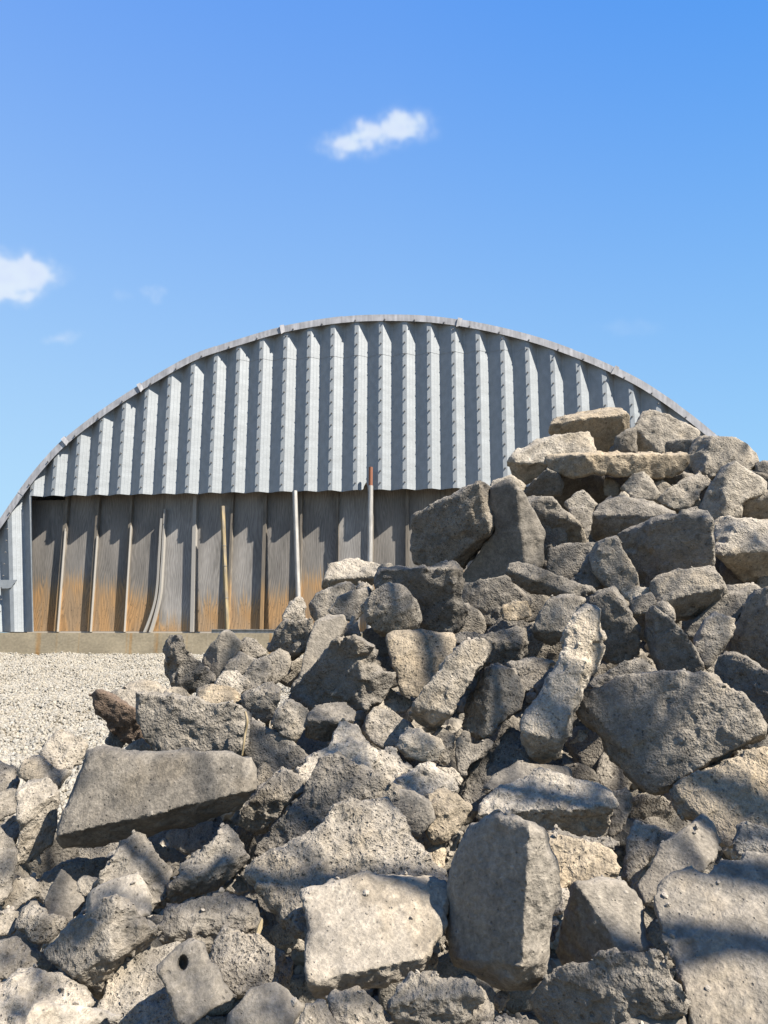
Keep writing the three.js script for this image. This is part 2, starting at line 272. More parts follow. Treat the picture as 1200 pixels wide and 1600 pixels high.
// footing
{
  const cm = tex(1024, 128, (i, j, u, v) => {
    const c = 0.66 + 0.16 * fbm(u * 14, v * 1.2, 3, 4) + 0.12 * fbm(u * 160, v * 12, 6, 3), f = fbm(u * 46, 2, 4, 3), s = smooth(0.10, 0.34, f) * (0.7 + 0.6 * noise3(u * 90, v * 3, 2)), w = smooth(0.2, 0.4, fbm(u * 80, v * 0.6, 14, 3));
    const p = noise3(u * 300, v * 34, 6) > 0.62 ? 0.75 : 1;
    return [(c + 0.02 * s + 0.07 * w) * p, (c * 0.945 - 0.10 * s + 0.07 * w) * p, (c * 0.83 - 0.22 * s + 0.08 * w) * p];
  }, true);
  cm.repeat.set(1 / 10, 1 / 0.6);
  const m = new THREE.MeshStandardMaterial({ map: cm, color: new THREE.Color().setRGB(0.58, 0.55, 0.49), roughness: 0.95, bumpMap: cm, bumpScale: 0.006 });
  const uL = fv(-90, 985)[0], uR = fv(1290, 985)[0];
  part('footing', box(uL, uR, -0.75, 0, -0.75, 0.06), m, shed);
}
// plywood lining, studs and plate
{
  const WP = -0.42, HB = 0.045, HT = VBOT + 0.22, vOr = fv(200, 918, WP)[1];
  const ply = []; for (let k = 0; k < 5; k++) {
    const s = k * 13.7 + 2, pale = [0.0, 0.1, 0.05, 0.45, 0.3][k], low = [0.05, 0.2, -0.15, -0.85, -0.35][k];
    ply.push(tex(256, 1024, (i, j, u, v) => {
      const y = v * (HT - HB) + HB, x = u * 0.74;
      const kx = x - 0.37 + 0.10 * noise3(s, y * 0.9, 1), wob = 0.20 * noise3(x * 2.0 + s, y * 0.55, s) + 0.05 * noise3(x * 6 + s, y * 2.0, s + 4);
      const ring = (kx + wob) * 34 + 5 * kx * kx * 40 * noise3(s + 8, y * 0.5, 2), gr = 0.5 + 0.5 * Math.sin(ring * 3.4 + 2.0 * noise3(x * 30, y * 1.2, s)), fine = noise3(x * 160 + s, y * 3.5, s), fib = noise3(x * 60, y * 7, s + 3);
      const edge = vOr + low + 0.16 * noise3(x * 9 + s, 1, 3) + 0.26 * noise3(x * 28 + s, y * 0.8, 2) + 0.18 * (gr - 0.5);
      const o = smooth(0.30, -0.30, y - edge) * (0.66 + 0.34 * smooth(-0.35, 0.15, noise3(x * 4.5 + s, y * 1.3, s + 5) + 0.3 * fine)), band = 0.88 + 0.11 * gr + 0.12 * fine + 0.10 * fib + 0.16 * noise3(x * 3 + s, y * 1.1, 6);
      const g = [0.53 + pale * 0.25, 0.51 + pale * 0.26, 0.485 + pale * 0.27], orr = [0.74, 0.585, 0.40];
      const chip = noise3(x * 45 + s, y * 16, s + 7) > 0.46 && y < 0.75 ? 0.72 : 1, bb = mix(band, 0.85 + 0.14 * gr + 0.12 * fine, o);
      const darkRim = 1;
      return [mix(g[0] * bb, orr[0] * bb * chip, o) * darkRim, mix(g[1] * bb, orr[1] * bb * chip, o) * darkRim, mix(g[2] * bb, orr[2] * bb * chip, o) * darkRim];
    }, true));
  }
  const pm = ply.map((t) => new THREE.MeshStandardMaterial({ map: t, color: new THREE.Color().setRGB(0.61, 0.61, 0.61), roughness: 0.9 }));
  const wt = tex(64, 1024, (i, j, u, v) => { const y = v * (HT - HB) + HB, fine = noise3(u * 12, y * 3.2, 3), e = vOr + 0.05 + 0.35 * noise3(u * 4, y * 0.8, 5), o = smooth(0.3, -0.3, y - e), b = 0.9 + 0.22 * fine + 0.12 * noise3(u * 30, y * 6, 8); return [mix(0.55, 0.74, o) * b, mix(0.515, 0.60, o) * b, mix(0.465, 0.42, o) * b]; }, true);
  const wm = new THREE.MeshStandardMaterial({ map: wt, color: new THREE.Color().setRGB(0.521, 0.521, 0.521), roughness: 0.9 });
  const greyWood = new THREE.MeshStandardMaterial({ color: new THREE.Color().setRGB(0.227, 0.214, 0.193), roughness: 0.9 });
  const plateWood = new THREE.MeshStandardMaterial({ color: new THREE.Color().setRGB(0.30, 0.27, 0.23), roughness: 0.95 });
  const studPx = [98, 149, 201, 252, 305, 361, 413, 470, 527, 582, 637, 693, 750, 808];
  const us = studPx.map((x) => fv(x, 900, WP)[0]), uL = uOpen + 0.0, uvFit = (g, u0, u1) => { const p = g.attributes.position, uv = g.attributes.uv; for (let i = 0; i < p.count; i++) uv.setXY(i, (p.getX(i) - u0) / (u1 - u0), (p.getY(i) - HB) / (HT - HB)); return g; };
  const bays = [uL - 0.45, ...us]; const variant = [0, 1, 0, 2, 3, 4, 4, 2, 1, 3, 0, 2, 1, 0];
  for (let i = 0; i < bays.length - 1; i++) { const a = bays[i] + (i ? 0.002 : 0), b = bays[i + 1] - 0.002; part('plywood_panel', uvFit(box(a, b, HB, i ? HT : VBOT - 0.03, WP - 0.02, WP), a, a + 0.74), pm[variant[i]], shed); }
  us.forEach((u, i) => {
    if (i === 3) {         // split batten, its foot curling away to the left
      for (const [du, curl, wd, m] of [[-0.03, 0.14, 0.05, greyWood], [0.045, 0.10, 0.045, greyWood]]) {
        const list = [], N = 26, pt = (k) => { const y = mix(0.02, VBOT - 0.45 + du * 3, k / N), t = clamp(1 - y / 1.25); return [u + du - curl * t * t * 1.6 + 0.012 * noise3(y * 2, du * 40, 3), y, WP + 0.07 + 0.10 * t * t]; };
        for (let k = 0; k < N; k++) { const a = pt(k), b = pt(k + 1), h = wd / 2, d = 0.06; list.push([[a[0] - h, a[1], a[2] + d], [a[0] + h, a[1], a[2] + d], [b[0] + h, b[1], b[2] + d], [b[0] - h, b[1], b[2] + d]], [[a[0] + h, a[1], a[2] + d], [a[0] + h, a[1], a[2] - d], [b[0] + h, b[1], b[2] - d], [b[0] + h, b[1], b[2] + d]], [[a[0] - h, a[1], a[2] - d], [a[0] - h, a[1], a[2] + d], [b[0] - h, b[1], b[2] + d], [b[0] - h, b[1], b[2] - d]]); }
        part('split_batten', quads(list), m, shed);
      }
      return;
    }
    const w = [0.08, 0.07, 0.06, 0, 0.085, 0.05, 0.075, 0.05, 0.05, 0.06, 0.07, 0.07, 0.07, 0.07][i], lean = [0.02, 0, 0, 0, -0.05, 0, 0, 0, 0, 0, 0, 0, 0, 0][i];
    const g = uvFit(box(u - w / 2, u + w / 2, 0.03, HT - 0.05, WP + 0.003, WP + 0.125), u - 0.05, u + 0.05), p = g.attributes.position; for (let k = 0; k < p.count; k++) p.setX(k, p.getX(k) + lean * (p.getY(k) / 2 - 0.5));
    part('stud', g, i === 4 ? greyWood : wm, shed);
    if (i < 3) part('stud_edge', box(u + w / 2 + 0.002, u + w / 2 + 0.014, 0.03, VBOT - [0.75, 0.95, 0.7][i], WP + 0.08, WP + 0.155), greyWood, shed);
  });
  part('sill_plate', box(uL - 0.02, us[13], 0.001, 0.04, WP - 0.06, WP + 0.02), plateWood, shed);
  part('soffit', box(us[0], us[13] + 1, HT - 0.02, HT, WP - 0.05, -0.16), plateWood, shed);
  { const g = box(-0.012, 0.008, 0.02, VBOT + 0.02, -0.012, 0.006), p = g.attributes.position; for (let i = 0; i < p.count; i++) p.setX(i, p.getX(i) + mix(uJamb, uOpen, clamp(p.getY(i) / VBOT))); part('jamb', g, steel, shed); }
  // bent bracket on the low sheet left of the opening
  const bp = fv(0, 912, 0.02), b2 = fv(26, 908, 0.02);
  const sh = new THREE.Shape(); sh.moveTo(bp[0] - 0.8, bp[1] + 0.09); sh.lineTo(b2[0], b2[1] + 0.03); sh.lineTo(b2[0] - 0.03, b2[1] - 0.03); sh.lineTo(b2[0] - 0.07, b2[1] - 0.07); sh.lineTo(b2[0] - 0.12, b2[1] - 0.15); sh.lineTo(b2[0] - 0.2, b2[1] - 0.17); sh.lineTo(bp[0] - 0.8, bp[1] - 0.10); sh.closePath();
  const bgeo = new THREE.ExtrudeGeometry(sh, { depth: 0.02, bevelEnabled: false }); bgeo.translate(0, 0, 0.006); part('bent_bracket', bgeo, steel, shed);
}
function shedPoint(u, v, w) { return F0.clone().addScaledVector(FU, u).addScaledVector(FN, w).setY(VB + v); }

// ---------------------------------------------------------------- materials of the rubble
const TS = 512;
function grainMap(seed, pits, speck) {
  const r = rng(seed), N = TS * TS, a = new Float32Array(N), b = new Float32Array(N);
  for (let j = 0; j < TS; j++) for (let i = 0; i < TS; i++) {
    const u = i / TS, v = j / TS, f = tnoise(u, v, 9, seed, 4), g = tnoise(u, v, 60, seed + 3, 3), m = tnoise(u, v, 26, seed + 9, 3);
    a[j * TS + i] = 0.86 + 0.10 * f + 0.16 * m + 0.16 * g + (r() - 0.5) * speck;
    b[j * TS + i] = 0.55 + 0.25 * f + 0.40 * m + 0.40 * g + (r() - 0.5) * 0.20;
  }
  for (let k = 0; k < pits; k++) {               // bubble holes and loose grains
    const cx = r() * TS, cy = r() * TS, R = 1.2 + r() * r() * 5.5, hole = r() < 0.6, tone = hole ? -0.25 : (r() - 0.45) * 0.55;
    for (let y = -8; y <= 8; y++) for (let x = -8; x <= 8; x++) {
      const d = Math.hypot(x, y * (0.8 + 0.4 * ((k * 37) % 10) / 10)); if (d > R) continue;
      const o = (((Math.floor(cy) + y + TS) % TS) * TS) + (Math.floor(cx) + x + TS) % TS, q = 1 - (d / R) ** 2;
      a[o] += tone * Math.sqrt(q) * (hole ? 0.7 : 1); b[o] += (hole ? -0.9 : 0.55) * q;
    }
  }
  const A = tex(TS, TS, (i, j) => { const c = a[j * TS + i]; return [c, c * 0.992, c * 0.975]; }, true), B = tex(TS, TS, (i, j) => b[j * TS + i] * 0.7 + 0.1, false);
  return { A, B };
}
const gm = { rough: grainMap(11, 420, 0.30), smooth: grainMap(23, 150, 0.16), agg: grainMap(37, 900, 0.36) };
const rockMat = {};
for (const [k, bs] of [['rough', 0.012], ['smooth', 0.006], ['agg', 0.015]])
  rockMat[k] = new THREE.MeshStandardMaterial({ color: 0xffffff, vertexColors: true, map: gm[k].A, bumpMap: gm[k].B, bumpScale: bs, roughness: 0.95, metalness: 0 });
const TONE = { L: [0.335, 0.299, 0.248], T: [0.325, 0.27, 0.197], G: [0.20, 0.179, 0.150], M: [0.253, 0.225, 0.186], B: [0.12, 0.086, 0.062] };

// ---------------------------------------------------------------- surface nets: a mesh of the zero set of a sampled field
const CE = [[0, 1], [0, 2], [0, 4], [1, 3], [1, 5], [2, 3], [2, 6], [3, 7], [4, 5], [4, 6], [5, 7], [6, 7]];
function surfaceNets(F, nx, ny, nz, ox, oy, oz, h) {
  const id = new Int32Array(nx * ny * nz).fill(-1), pos = [], idx = [], sx = 1, sy = nx, sz = nx * ny;
  const off = [0, 1, sy, sy + 1, sz, sz + 1, sz + sy, sz + sy + 1], val = new Float32Array(8);
  for (let k = 0; k < nz - 1; k++) for (let j = 0; j < ny - 1; j++) for (let i = 0; i < nx - 1; i++) {
    const o = i + j * sy + k * sz; let mask = 0;
    for (let c = 0; c < 8; c++) { val[c] = F[o + off[c]]; if (val[c] < 0) mask |= 1 << c; }
    if (mask === 0 || mask === 255) continue;
    let x = 0, y = 0, z = 0, n = 0;
    for (const [a, b] of CE) {
      if (((mask >> a) & 1) === ((mask >> b) & 1)) continue;
      const t = val[a] / (val[a] - val[b]);
      x += (a & 1) + t * ((b & 1) - (a & 1)); y += ((a >> 1) & 1) + t * (((b >> 1) & 1) - ((a >> 1) & 1)); z += (a >> 2) + t * ((b >> 2) - (a >> 2)); n++;
    }
    id[o] = pos.length / 3; pos.push(ox + (i + x / n) * h, oy + (j + y / n) * h, oz + (k + z / n) * h);
  }
  const quad = (a, b, c, d, f) => { if (a < 0 || b < 0 || c < 0 || d < 0) return; if (f) idx.push(a, b, c, a, c, d); else idx.push(a, c, b, a, d, c); };
  for (let k = 1; k < nz - 1; k++) for (let j = 1; j < ny - 1; j++) for (let i = 1; i < nx - 1; i++) {
    const o = i + j * sy + k * sz, s = F[o] < 0;
    if (s !== F[o + sx] < 0) quad(id[o - sy - sz], id[o - sz], id[o], id[o - sy], s);
    if (s !== F[o + sy] < 0) quad(id[o - sx - sz], id[o - sx], id[o], id[o - sz], s);
    if (s !== F[o + sz] < 0) quad(id[o - sx - sy], id[o - sy], id[o], id[o - sx], s);
  }
  return { pos, idx };
}

// ---------------------------------------------------------------- the pile: a slope of about 43 degrees in front of the camera
const SL = 0.85, KP = 1.05 + 2.4 * SL;
const pileT = (d) => KP / Math.max(0.12, SL * -d.z - d.y);          // distance along a direction to the slope
const REG = { A: [0, 960, .35], B: [400, 840, .35], C: [780, 620, .35], D: [780, 920, .35], E: [0, 1100, .35], F: [0, 1300, 1 / 3], G: [380, 1100, .35], H: [380, 1300, 1 / 3], I: [780, 1150, .35], J: [780, 1300, .35], K: [600, 730, .25], L: [240, 960, .25], M: [640, 1080, .216667], N: [1000, 960, 1 / 6], P: [0, 0, 1] };
const smax = (a, b, k) => { const h = clamp(0.5 + 0.5 * (a - b) / k); return b + (a - b) * h + k * h * (1 - h); };
let rockSeed = 1, rockTris = 0; const outlines = [], seats = [];
const UPV = new THREE.Vector3(0, 1, 0);
function rk(reg, tone, label, pts, o = {}) {
  const seed = rockSeed++, R = rng(seed * 7919 + 13), [rx, ry, rs] = REG[reg];
  const P = pts.map(([x, y]) => [rx + x * rs, ry + y * rs]);
  outlines.push(P); let x0 = 1e9, x1 = -1e9, y0 = 1e9, y1 = -1e9; for (const [x, y] of P) { x0 = Math.min(x0, x); x1 = Math.max(x1, x); y0 = Math.min(y0, y); y1 = Math.max(y1, y); }
  const cx = (x0 + x1) / 2, cy = (y0 + y1) / 2, dir = ray(cx, cy), T = pileT(dir) - (o.dz || 0) + 0.03;
  const C = CAM.clone().addScaledVector(dir, T), zl = dir.clone().negate(), xl = new THREE.Vector3().crossVectors(UPV, zl).normalize(), yl = new THREE.Vector3().crossVectors(zl, xl);
  const local = (px, py) => { const d = ray(px, py), t = T / d.dot(dir), v = d.multiplyScalar(t).add(CAM).sub(C); return [v.dot(xl), v.dot(yl)]; };
  const Q = P.map(([x, y]) => local(x, y)), n = Q.length;
  let ax = 1e9, bx = -1e9, ay = 1e9, by = -1e9; for (const [x, y] of Q) { ax = Math.min(ax, x); bx = Math.max(bx, x); ay = Math.min(ay, y); by = Math.max(by, y); }
  const hw = (bx - ax) / 2, hh = (by - ay) / 2, mn = 2 * Math.min(hw, hh), size = Math.sqrt(4 * hw * hh);
  const kind = o.k || 'rough', [nx_, ny0] = o.n || [0.05, 0.4], ny_ = ny0 - 0.1;
  const pil = o.p !== undefined ? o.p : kind === 'smooth' ? 0.03 : 0.07;
  const folds = (o.f || []).map(([a, b, c, d, t]) => { const p = local(rx + a * rs, ry + b * rs), q = local(rx + c * rs, ry + d * rs), ux = q[0] - p[0], uy = q[1] - p[1], l = Math.hypot(ux, uy); return [p[0], p[1], uy / l, -ux / l, t]; });
  const th = (o.th || 1.0) * mn, kr = (o.r || (kind === 'smooth' ? 0.03 : 0.018)) * mn;
  // chipped corners
  const chips = []; const nc = 3 + 2 * (o.c !== undefined ? o.c : 3);
  for (let i = 0; i < nc; i++) { const a = R() * 6.283, z = 0.35 + R() * 0.9, vx = Math.cos(a), vy = Math.sin(a), l = Math.hypot(vx, vy, z); let ex = -1e9; for (const [x, y] of Q) ex = Math.max(ex, x * vx + y * vy); chips.push([vx / l, vy / l, z / l, ex * (o.c === 0 ? 0.90 + 0.09 * R() : 0.82 + 0.16 * R()) / l]); }
  const noZf = (x, y, out) => {
    let z = -(nx_ * x + ny_ * y), gx = -nx_, gy = -ny_, main = 1;
    const qx = x / hw, qy = y / hh; z -= pil * mn * 0.5 * (qx * qx + qy * qy);
    for (const f of folds) { const d = (x - f[0]) * f[2] + (y - f[1]) * f[3]; if (d > 0) { z -= f[4] * d; gx -= f[4] * f[2]; gy -= f[4] * f[3]; main = 0; } }
    out[0] = z; out[1] = Math.sqrt(1 + gx * gx + gy * gy); out[2] = main;
  };
  const tmp = [0, 0, 0]; let zhi = -1e9, zlo = 1e9;
  for (const [x, y] of [...Q, ...Q.map(([x, y]) => [x / 2, y / 2]), [0, 0]]) { noZf(x, y, tmp); zhi = Math.max(zhi, tmp[0]); zlo = Math.min(zlo, -(nx_ * x + ny_ * y)); }
  const h = Math.max((o.cell || 2.7) * T / FPX, size / 135), amp = 0.05 * size + 0.02, m = amp * 0.5 + 3 * h;
  const ox = ax - m, oy = ay - m, oz = Math.min(zlo, zhi) - th - 2 * h, NX = Math.ceil((bx - ax + 2 * m) / h) + 1, NY = Math.ceil((by - ay + 2 * m) / h) + 1, NZ = Math.ceil((zhi + m - oz) / h) + 1;
  const F = new Float32Array(NX * NY * NZ), s0 = seed * 3.713, lf = 1 / (0.42 * size), tn = Math.hypot(nx_, ny_, 1);
  const A1 = (o.a1 || (kind === 'smooth' ? 0.018 : 0.030)) * size, A2 = (kind === 'smooth' ? 0.007 : kind === 'agg' ? 0.008 : 0.011) * (o.a2 || 1), A3 = (kind === 'smooth' ? 0.003 : 0.006) * (o.a2 || 1);
  const holes = (o.holes || []).map(([hx, hy, ra, rb, dep]) => { const c = local(rx + hx * rs, ry + hy * rs); noZf(c[0], c[1], tmp); const k = rs * T / FPX; return [c[0], c[1], tmp[0], ra * k, rb * k, dep]; });
  for (let j = 0; j < NY; j++) for (let i = 0; i < NX; i++) {
    const x = ox + i * h, y = oy + j * h;
    // distance to the outline
    let dm = 1e9, s = 1;
    for (let a = 0, b = n - 1; a < n; b = a++) {
      const ex = Q[b][0] - Q[a][0], ey = Q[b][1] - Q[a][1], wx = x - Q[a][0], wy = y - Q[a][1], t = clamp((wx * ex + wy * ey) / (ex * ex + ey * ey)), qx = wx - ex * t, qy = wy - ey * t;
      dm = Math.min(dm, qx * qx + qy * qy);
      const c1 = y >= Q[a][1], c2 = y < Q[b][1], c3 = ex * wy > ey * wx; if ((c1 && c2 && c3) || (!c1 && !c2 && !c3)) s = -s;
    }
    const side0 = s * Math.sqrt(dm) - 0.35 * h - 1.3 * T / FPX;
    noZf(x, y, tmp); const zf = tmp[0], gl = tmp[1], mainFace = tmp[2], zm = -(nx_ * x + ny_ * y);
    for (let k = 0; k < NZ; k++) {
      const z = oz + k * h; let d = side0 + 0.32 * Math.max(0, Math.min(zm, zf) - 0.2 * mn - z);
      const fr = (z - zf) / gl, bk = (zm - th - z) / tn;
      const isMain = mainFace && fr > d - 0.01;
      d = smax(d, fr, kr); d = smax(d, bk, kr * 2);
      for (const c of chips) d = smax(d, x * c[0] + y * c[1] + (z - zf) * c[2] - c[3], kr * 0.3);
      if (d > -0.06 * size - 0.028 && d < 0.06 * size + 0.028) {
        const wx = C.x + x + s0, wy = C.y + y - s0, wz = C.z + z + s0 * 0.5;
        const w = isMain ? (kind === 'smooth' ? 0.38 : 0.75) : 1;
        d += A1 * w * (0.75 * noise3(wx * lf, wy * lf, wz * lf) + 0.75 * facets(wx * lf * 1.7, wy * lf * 1.7, wz * lf * 1.7));
        const r2 = noise3(wx * 13, wy * 13, wz * 13); d += A2 * w * (0.6 * r2 + 0.5 * Math.abs(r2) + 0.55 * facets(wx * 15, wy * 15, wz * 15));
        d += A2 * 0.8 * w * (0.25 - Math.abs(noise3(wx * 31, wy * 31, wz * 31))) + A3 * w * noise3(wx * 70, wy * 70, wz * 70);
        if (kind === 'agg') { const q = worley(wx * 26, wy * 26, wz * 26); d -= 0.013 * (0.75 - q); }
        for (const H of holes) { const q = Math.hypot((x - H[0]) / H[3], (y - H[1]) / H[4], (z - H[2]) / H[5]) - 1; d = Math.max(d, -q * Math.min(H[3], H[4])); }
      }
      F[i + j * NX + k * NX * NY] = d;
    }
  }
  const { pos, idx } = surfaceNets(F, NX, NY, NZ, ox, oy, oz, h), nv = pos.length / 3;
  // into world axes about C
  const W = new Float32Array(pos.length);
  for (let i = 0; i < nv; i++) for (let a = 0; a < 3; a++) W[i * 3 + a] = pos[i * 3] * xl.getComponent(a) + pos[i * 3 + 1] * yl.getComponent(a) + pos[i * 3 + 2] * zl.getComponent(a);
  let g = new THREE.BufferGeometry(); g.setAttribute('position', new THREE.BufferAttribute(W, 3)); g.setIndex(idx); g.computeVertexNormals();
  const N = g.attributes.normal.array;
  // box mapping in the chunk's own turned frame, metres, plus mottled colour
  const E = new THREE.Matrix4().makeRotationFromEuler(new THREE.Euler(R() * 6, R() * 6, R() * 6)).elements, map = new Map(), np = [], nn = [], nu = [], ncl = [], ni = [];
  const tc = TONE[tone], jit = 0.84 + 0.3 * R(), warm = (R() - 0.5) * 0.05;
  const rot = (v, i, a) => v[i * 3] * E[a] + v[i * 3 + 1] * E[a + 4] + v[i * 3 + 2] * E[a + 8];
  for (let t = 0; t < idx.length; t += 3) {
    const i0 = idx[t], i1 = idx[t + 1], i2 = idx[t + 2]; let ax_ = 0, m_ = 0;
    for (let a = 0; a < 3; a++) { const q = Math.abs(rot(N, i0, a) + rot(N, i1, a) + rot(N, i2, a)); if (q > m_) { m_ = q; ax_ = a; } }
    for (const v of [i0, i1, i2]) {
      const key = v * 3 + ax_; let q = map.get(key);
      if (q === undefined) {
        q = np.length / 3; map.set(key, q); np.push(W[v * 3], W[v * 3 + 1], W[v * 3 + 2]); nn.push(N[v * 3], N[v * 3 + 1], N[v * 3 + 2]);
        nu.push(rot(W, v, (ax_ + 1) % 3) * 2.2 + seed * 0.37, rot(W, v, (ax_ + 2) % 3) * 2.2 + seed * 0.71);
        const X = W[v * 3] + s0, Y = W[v * 3 + 1] - s0, Z = W[v * 3 + 2] + s0;
        const p1 = noise3(X * 3.1, Y * 3.1, Z * 3.1), p2 = fbm(X * 9, Y * 9, Z * 9, 3), p3 = noise3(X * 55, Y * 55, Z * 55), p4 = noise3(X * 24 + 9, Y * 24, Z * 24);
        let f = jit * (1 + 0.24 * p1 + 0.52 * p2 + 0.24 * p3 + 0.14 * p4);
        const st = smooth(0.16, 0.42, p2 + 0.35 * p1 + 0.2 * p4) * 0.42; f *= 1 - st;               // damp, dirty patches
        const rust = smooth(0.1, 0.5, noise3(X * 5 + 31, Y * 5, Z * 5) + 0.3 * p4) * 0.5 + warm;      // clay and rust staining
        f = Math.max(0.25, f);
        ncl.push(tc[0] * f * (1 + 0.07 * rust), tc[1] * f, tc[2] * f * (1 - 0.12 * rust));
      }
      ni.push(q);
    }
  }
  g = new THREE.BufferGeometry(); g.setAttribute('position', new THREE.Float32BufferAttribute(np, 3)); g.setAttribute('normal', new THREE.Float32BufferAttribute(nn, 3)); g.setAttribute('uv', new THREE.Float32BufferAttribute(nu, 2)); g.setAttribute('color', new THREE.Float32BufferAttribute(ncl, 3)); g.setIndex(ni);
  rockTris += ni.length / 3;
  for (let q = 0, m_ = Math.floor(10 + size * 60); q < m_; q++) { const v = Math.floor(R() * nv); if (N[v * 3 + 1] > 0.72) seats.push([C.x + W[v * 3], C.y + W[v * 3 + 1], C.z + W[v * 3 + 2]]); }
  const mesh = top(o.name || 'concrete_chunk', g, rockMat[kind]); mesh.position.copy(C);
  const sm = SMALL[label];
  tag(mesh, sm ? sm[0] : label, o.cat || 'concrete chunk', sm ? sm[1] : 'broken concrete chunks heaped in the rubble pile');
  return mesh;
}
const SMALL = {
  's': ['small broken concrete lump wedged in a gap between bigger chunks', 'small lumps wedged in the pile'],
  'sp': ['small pale sunlit concrete fragment tucked among bigger chunks', 'small pale fragments in the pile'],
  'deep': ['partly buried concrete chunk showing only through a gap in the heap', 'partly buried chunks in the heap'],
  'sd': ['small dark concrete lump lying in shade between bigger chunks', 'small dark lumps in the pile'],
};

// ---------------------------------------------------------------- every chunk of the pile: outline as seen, main face tilt n, folds f (lines where the face bends away)
// top of the heap
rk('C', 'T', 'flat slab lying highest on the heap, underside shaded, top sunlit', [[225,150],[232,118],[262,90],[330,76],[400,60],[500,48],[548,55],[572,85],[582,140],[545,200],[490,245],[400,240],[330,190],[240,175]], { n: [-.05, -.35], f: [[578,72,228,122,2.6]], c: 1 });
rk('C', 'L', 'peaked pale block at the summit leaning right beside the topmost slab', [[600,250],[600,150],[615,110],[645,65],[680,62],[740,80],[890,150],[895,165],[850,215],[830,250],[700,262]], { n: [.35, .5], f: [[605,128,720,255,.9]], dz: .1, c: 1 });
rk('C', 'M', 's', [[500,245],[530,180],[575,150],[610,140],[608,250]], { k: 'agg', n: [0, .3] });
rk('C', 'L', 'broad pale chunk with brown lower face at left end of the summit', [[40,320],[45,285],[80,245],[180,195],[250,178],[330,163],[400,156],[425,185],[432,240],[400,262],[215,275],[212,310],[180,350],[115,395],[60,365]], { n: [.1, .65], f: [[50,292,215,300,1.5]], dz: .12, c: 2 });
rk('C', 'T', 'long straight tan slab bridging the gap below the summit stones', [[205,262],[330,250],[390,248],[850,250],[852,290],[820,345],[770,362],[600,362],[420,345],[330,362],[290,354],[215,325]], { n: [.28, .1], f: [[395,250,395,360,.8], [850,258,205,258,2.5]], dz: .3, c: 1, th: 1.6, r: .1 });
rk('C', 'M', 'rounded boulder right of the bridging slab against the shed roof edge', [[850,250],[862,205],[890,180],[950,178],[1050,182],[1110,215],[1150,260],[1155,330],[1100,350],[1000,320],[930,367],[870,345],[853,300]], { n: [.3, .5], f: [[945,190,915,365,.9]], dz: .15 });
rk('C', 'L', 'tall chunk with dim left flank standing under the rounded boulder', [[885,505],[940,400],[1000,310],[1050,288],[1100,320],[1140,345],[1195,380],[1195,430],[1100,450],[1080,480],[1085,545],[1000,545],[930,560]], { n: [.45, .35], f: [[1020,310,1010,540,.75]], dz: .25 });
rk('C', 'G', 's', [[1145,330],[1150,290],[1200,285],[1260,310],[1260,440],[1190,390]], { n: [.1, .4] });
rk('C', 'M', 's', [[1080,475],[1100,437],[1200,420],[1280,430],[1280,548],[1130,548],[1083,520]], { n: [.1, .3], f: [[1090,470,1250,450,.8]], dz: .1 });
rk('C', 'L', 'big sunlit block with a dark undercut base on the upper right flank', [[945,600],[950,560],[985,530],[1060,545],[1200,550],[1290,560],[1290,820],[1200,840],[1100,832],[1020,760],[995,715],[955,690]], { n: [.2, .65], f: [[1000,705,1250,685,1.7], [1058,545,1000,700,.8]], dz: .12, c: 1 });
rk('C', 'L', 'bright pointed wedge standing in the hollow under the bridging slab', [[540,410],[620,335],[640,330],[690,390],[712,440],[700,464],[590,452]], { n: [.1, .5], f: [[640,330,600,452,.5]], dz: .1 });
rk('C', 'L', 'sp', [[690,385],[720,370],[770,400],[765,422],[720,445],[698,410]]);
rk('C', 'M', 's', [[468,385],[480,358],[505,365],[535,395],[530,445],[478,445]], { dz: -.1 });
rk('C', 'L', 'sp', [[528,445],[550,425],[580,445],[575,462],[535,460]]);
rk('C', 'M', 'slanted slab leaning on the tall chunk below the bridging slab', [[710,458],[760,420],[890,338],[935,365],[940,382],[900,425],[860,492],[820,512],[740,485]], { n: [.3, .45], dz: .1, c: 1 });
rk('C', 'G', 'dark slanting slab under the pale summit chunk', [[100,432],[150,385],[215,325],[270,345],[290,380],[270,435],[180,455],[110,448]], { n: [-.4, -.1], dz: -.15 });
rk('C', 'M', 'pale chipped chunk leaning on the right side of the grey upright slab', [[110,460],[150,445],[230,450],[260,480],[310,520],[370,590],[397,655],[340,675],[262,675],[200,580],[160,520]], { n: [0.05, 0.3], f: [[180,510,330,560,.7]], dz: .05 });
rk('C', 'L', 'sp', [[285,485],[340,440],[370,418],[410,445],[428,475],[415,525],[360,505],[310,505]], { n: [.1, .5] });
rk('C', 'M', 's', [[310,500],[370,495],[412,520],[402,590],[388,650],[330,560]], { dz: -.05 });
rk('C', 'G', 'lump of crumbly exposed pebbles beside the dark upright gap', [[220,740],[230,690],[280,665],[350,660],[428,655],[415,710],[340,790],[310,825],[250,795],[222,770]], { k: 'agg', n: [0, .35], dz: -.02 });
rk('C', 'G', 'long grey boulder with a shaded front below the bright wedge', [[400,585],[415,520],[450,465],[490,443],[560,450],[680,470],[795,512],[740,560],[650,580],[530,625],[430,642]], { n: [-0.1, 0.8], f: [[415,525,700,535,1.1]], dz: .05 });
rk('C', 'G', 'large grey block with a split pale left corner in the upper middle', [[528,622],[660,548],[760,525],[885,503],[925,512],[942,550],[950,745],[900,757],[760,790],[700,870],[620,862],[575,760]], { n: [-0.42, 0.05], f: [[680,550,725,800,-.0], [670,552,720,790,.55]], dz: .22, c: 1 });
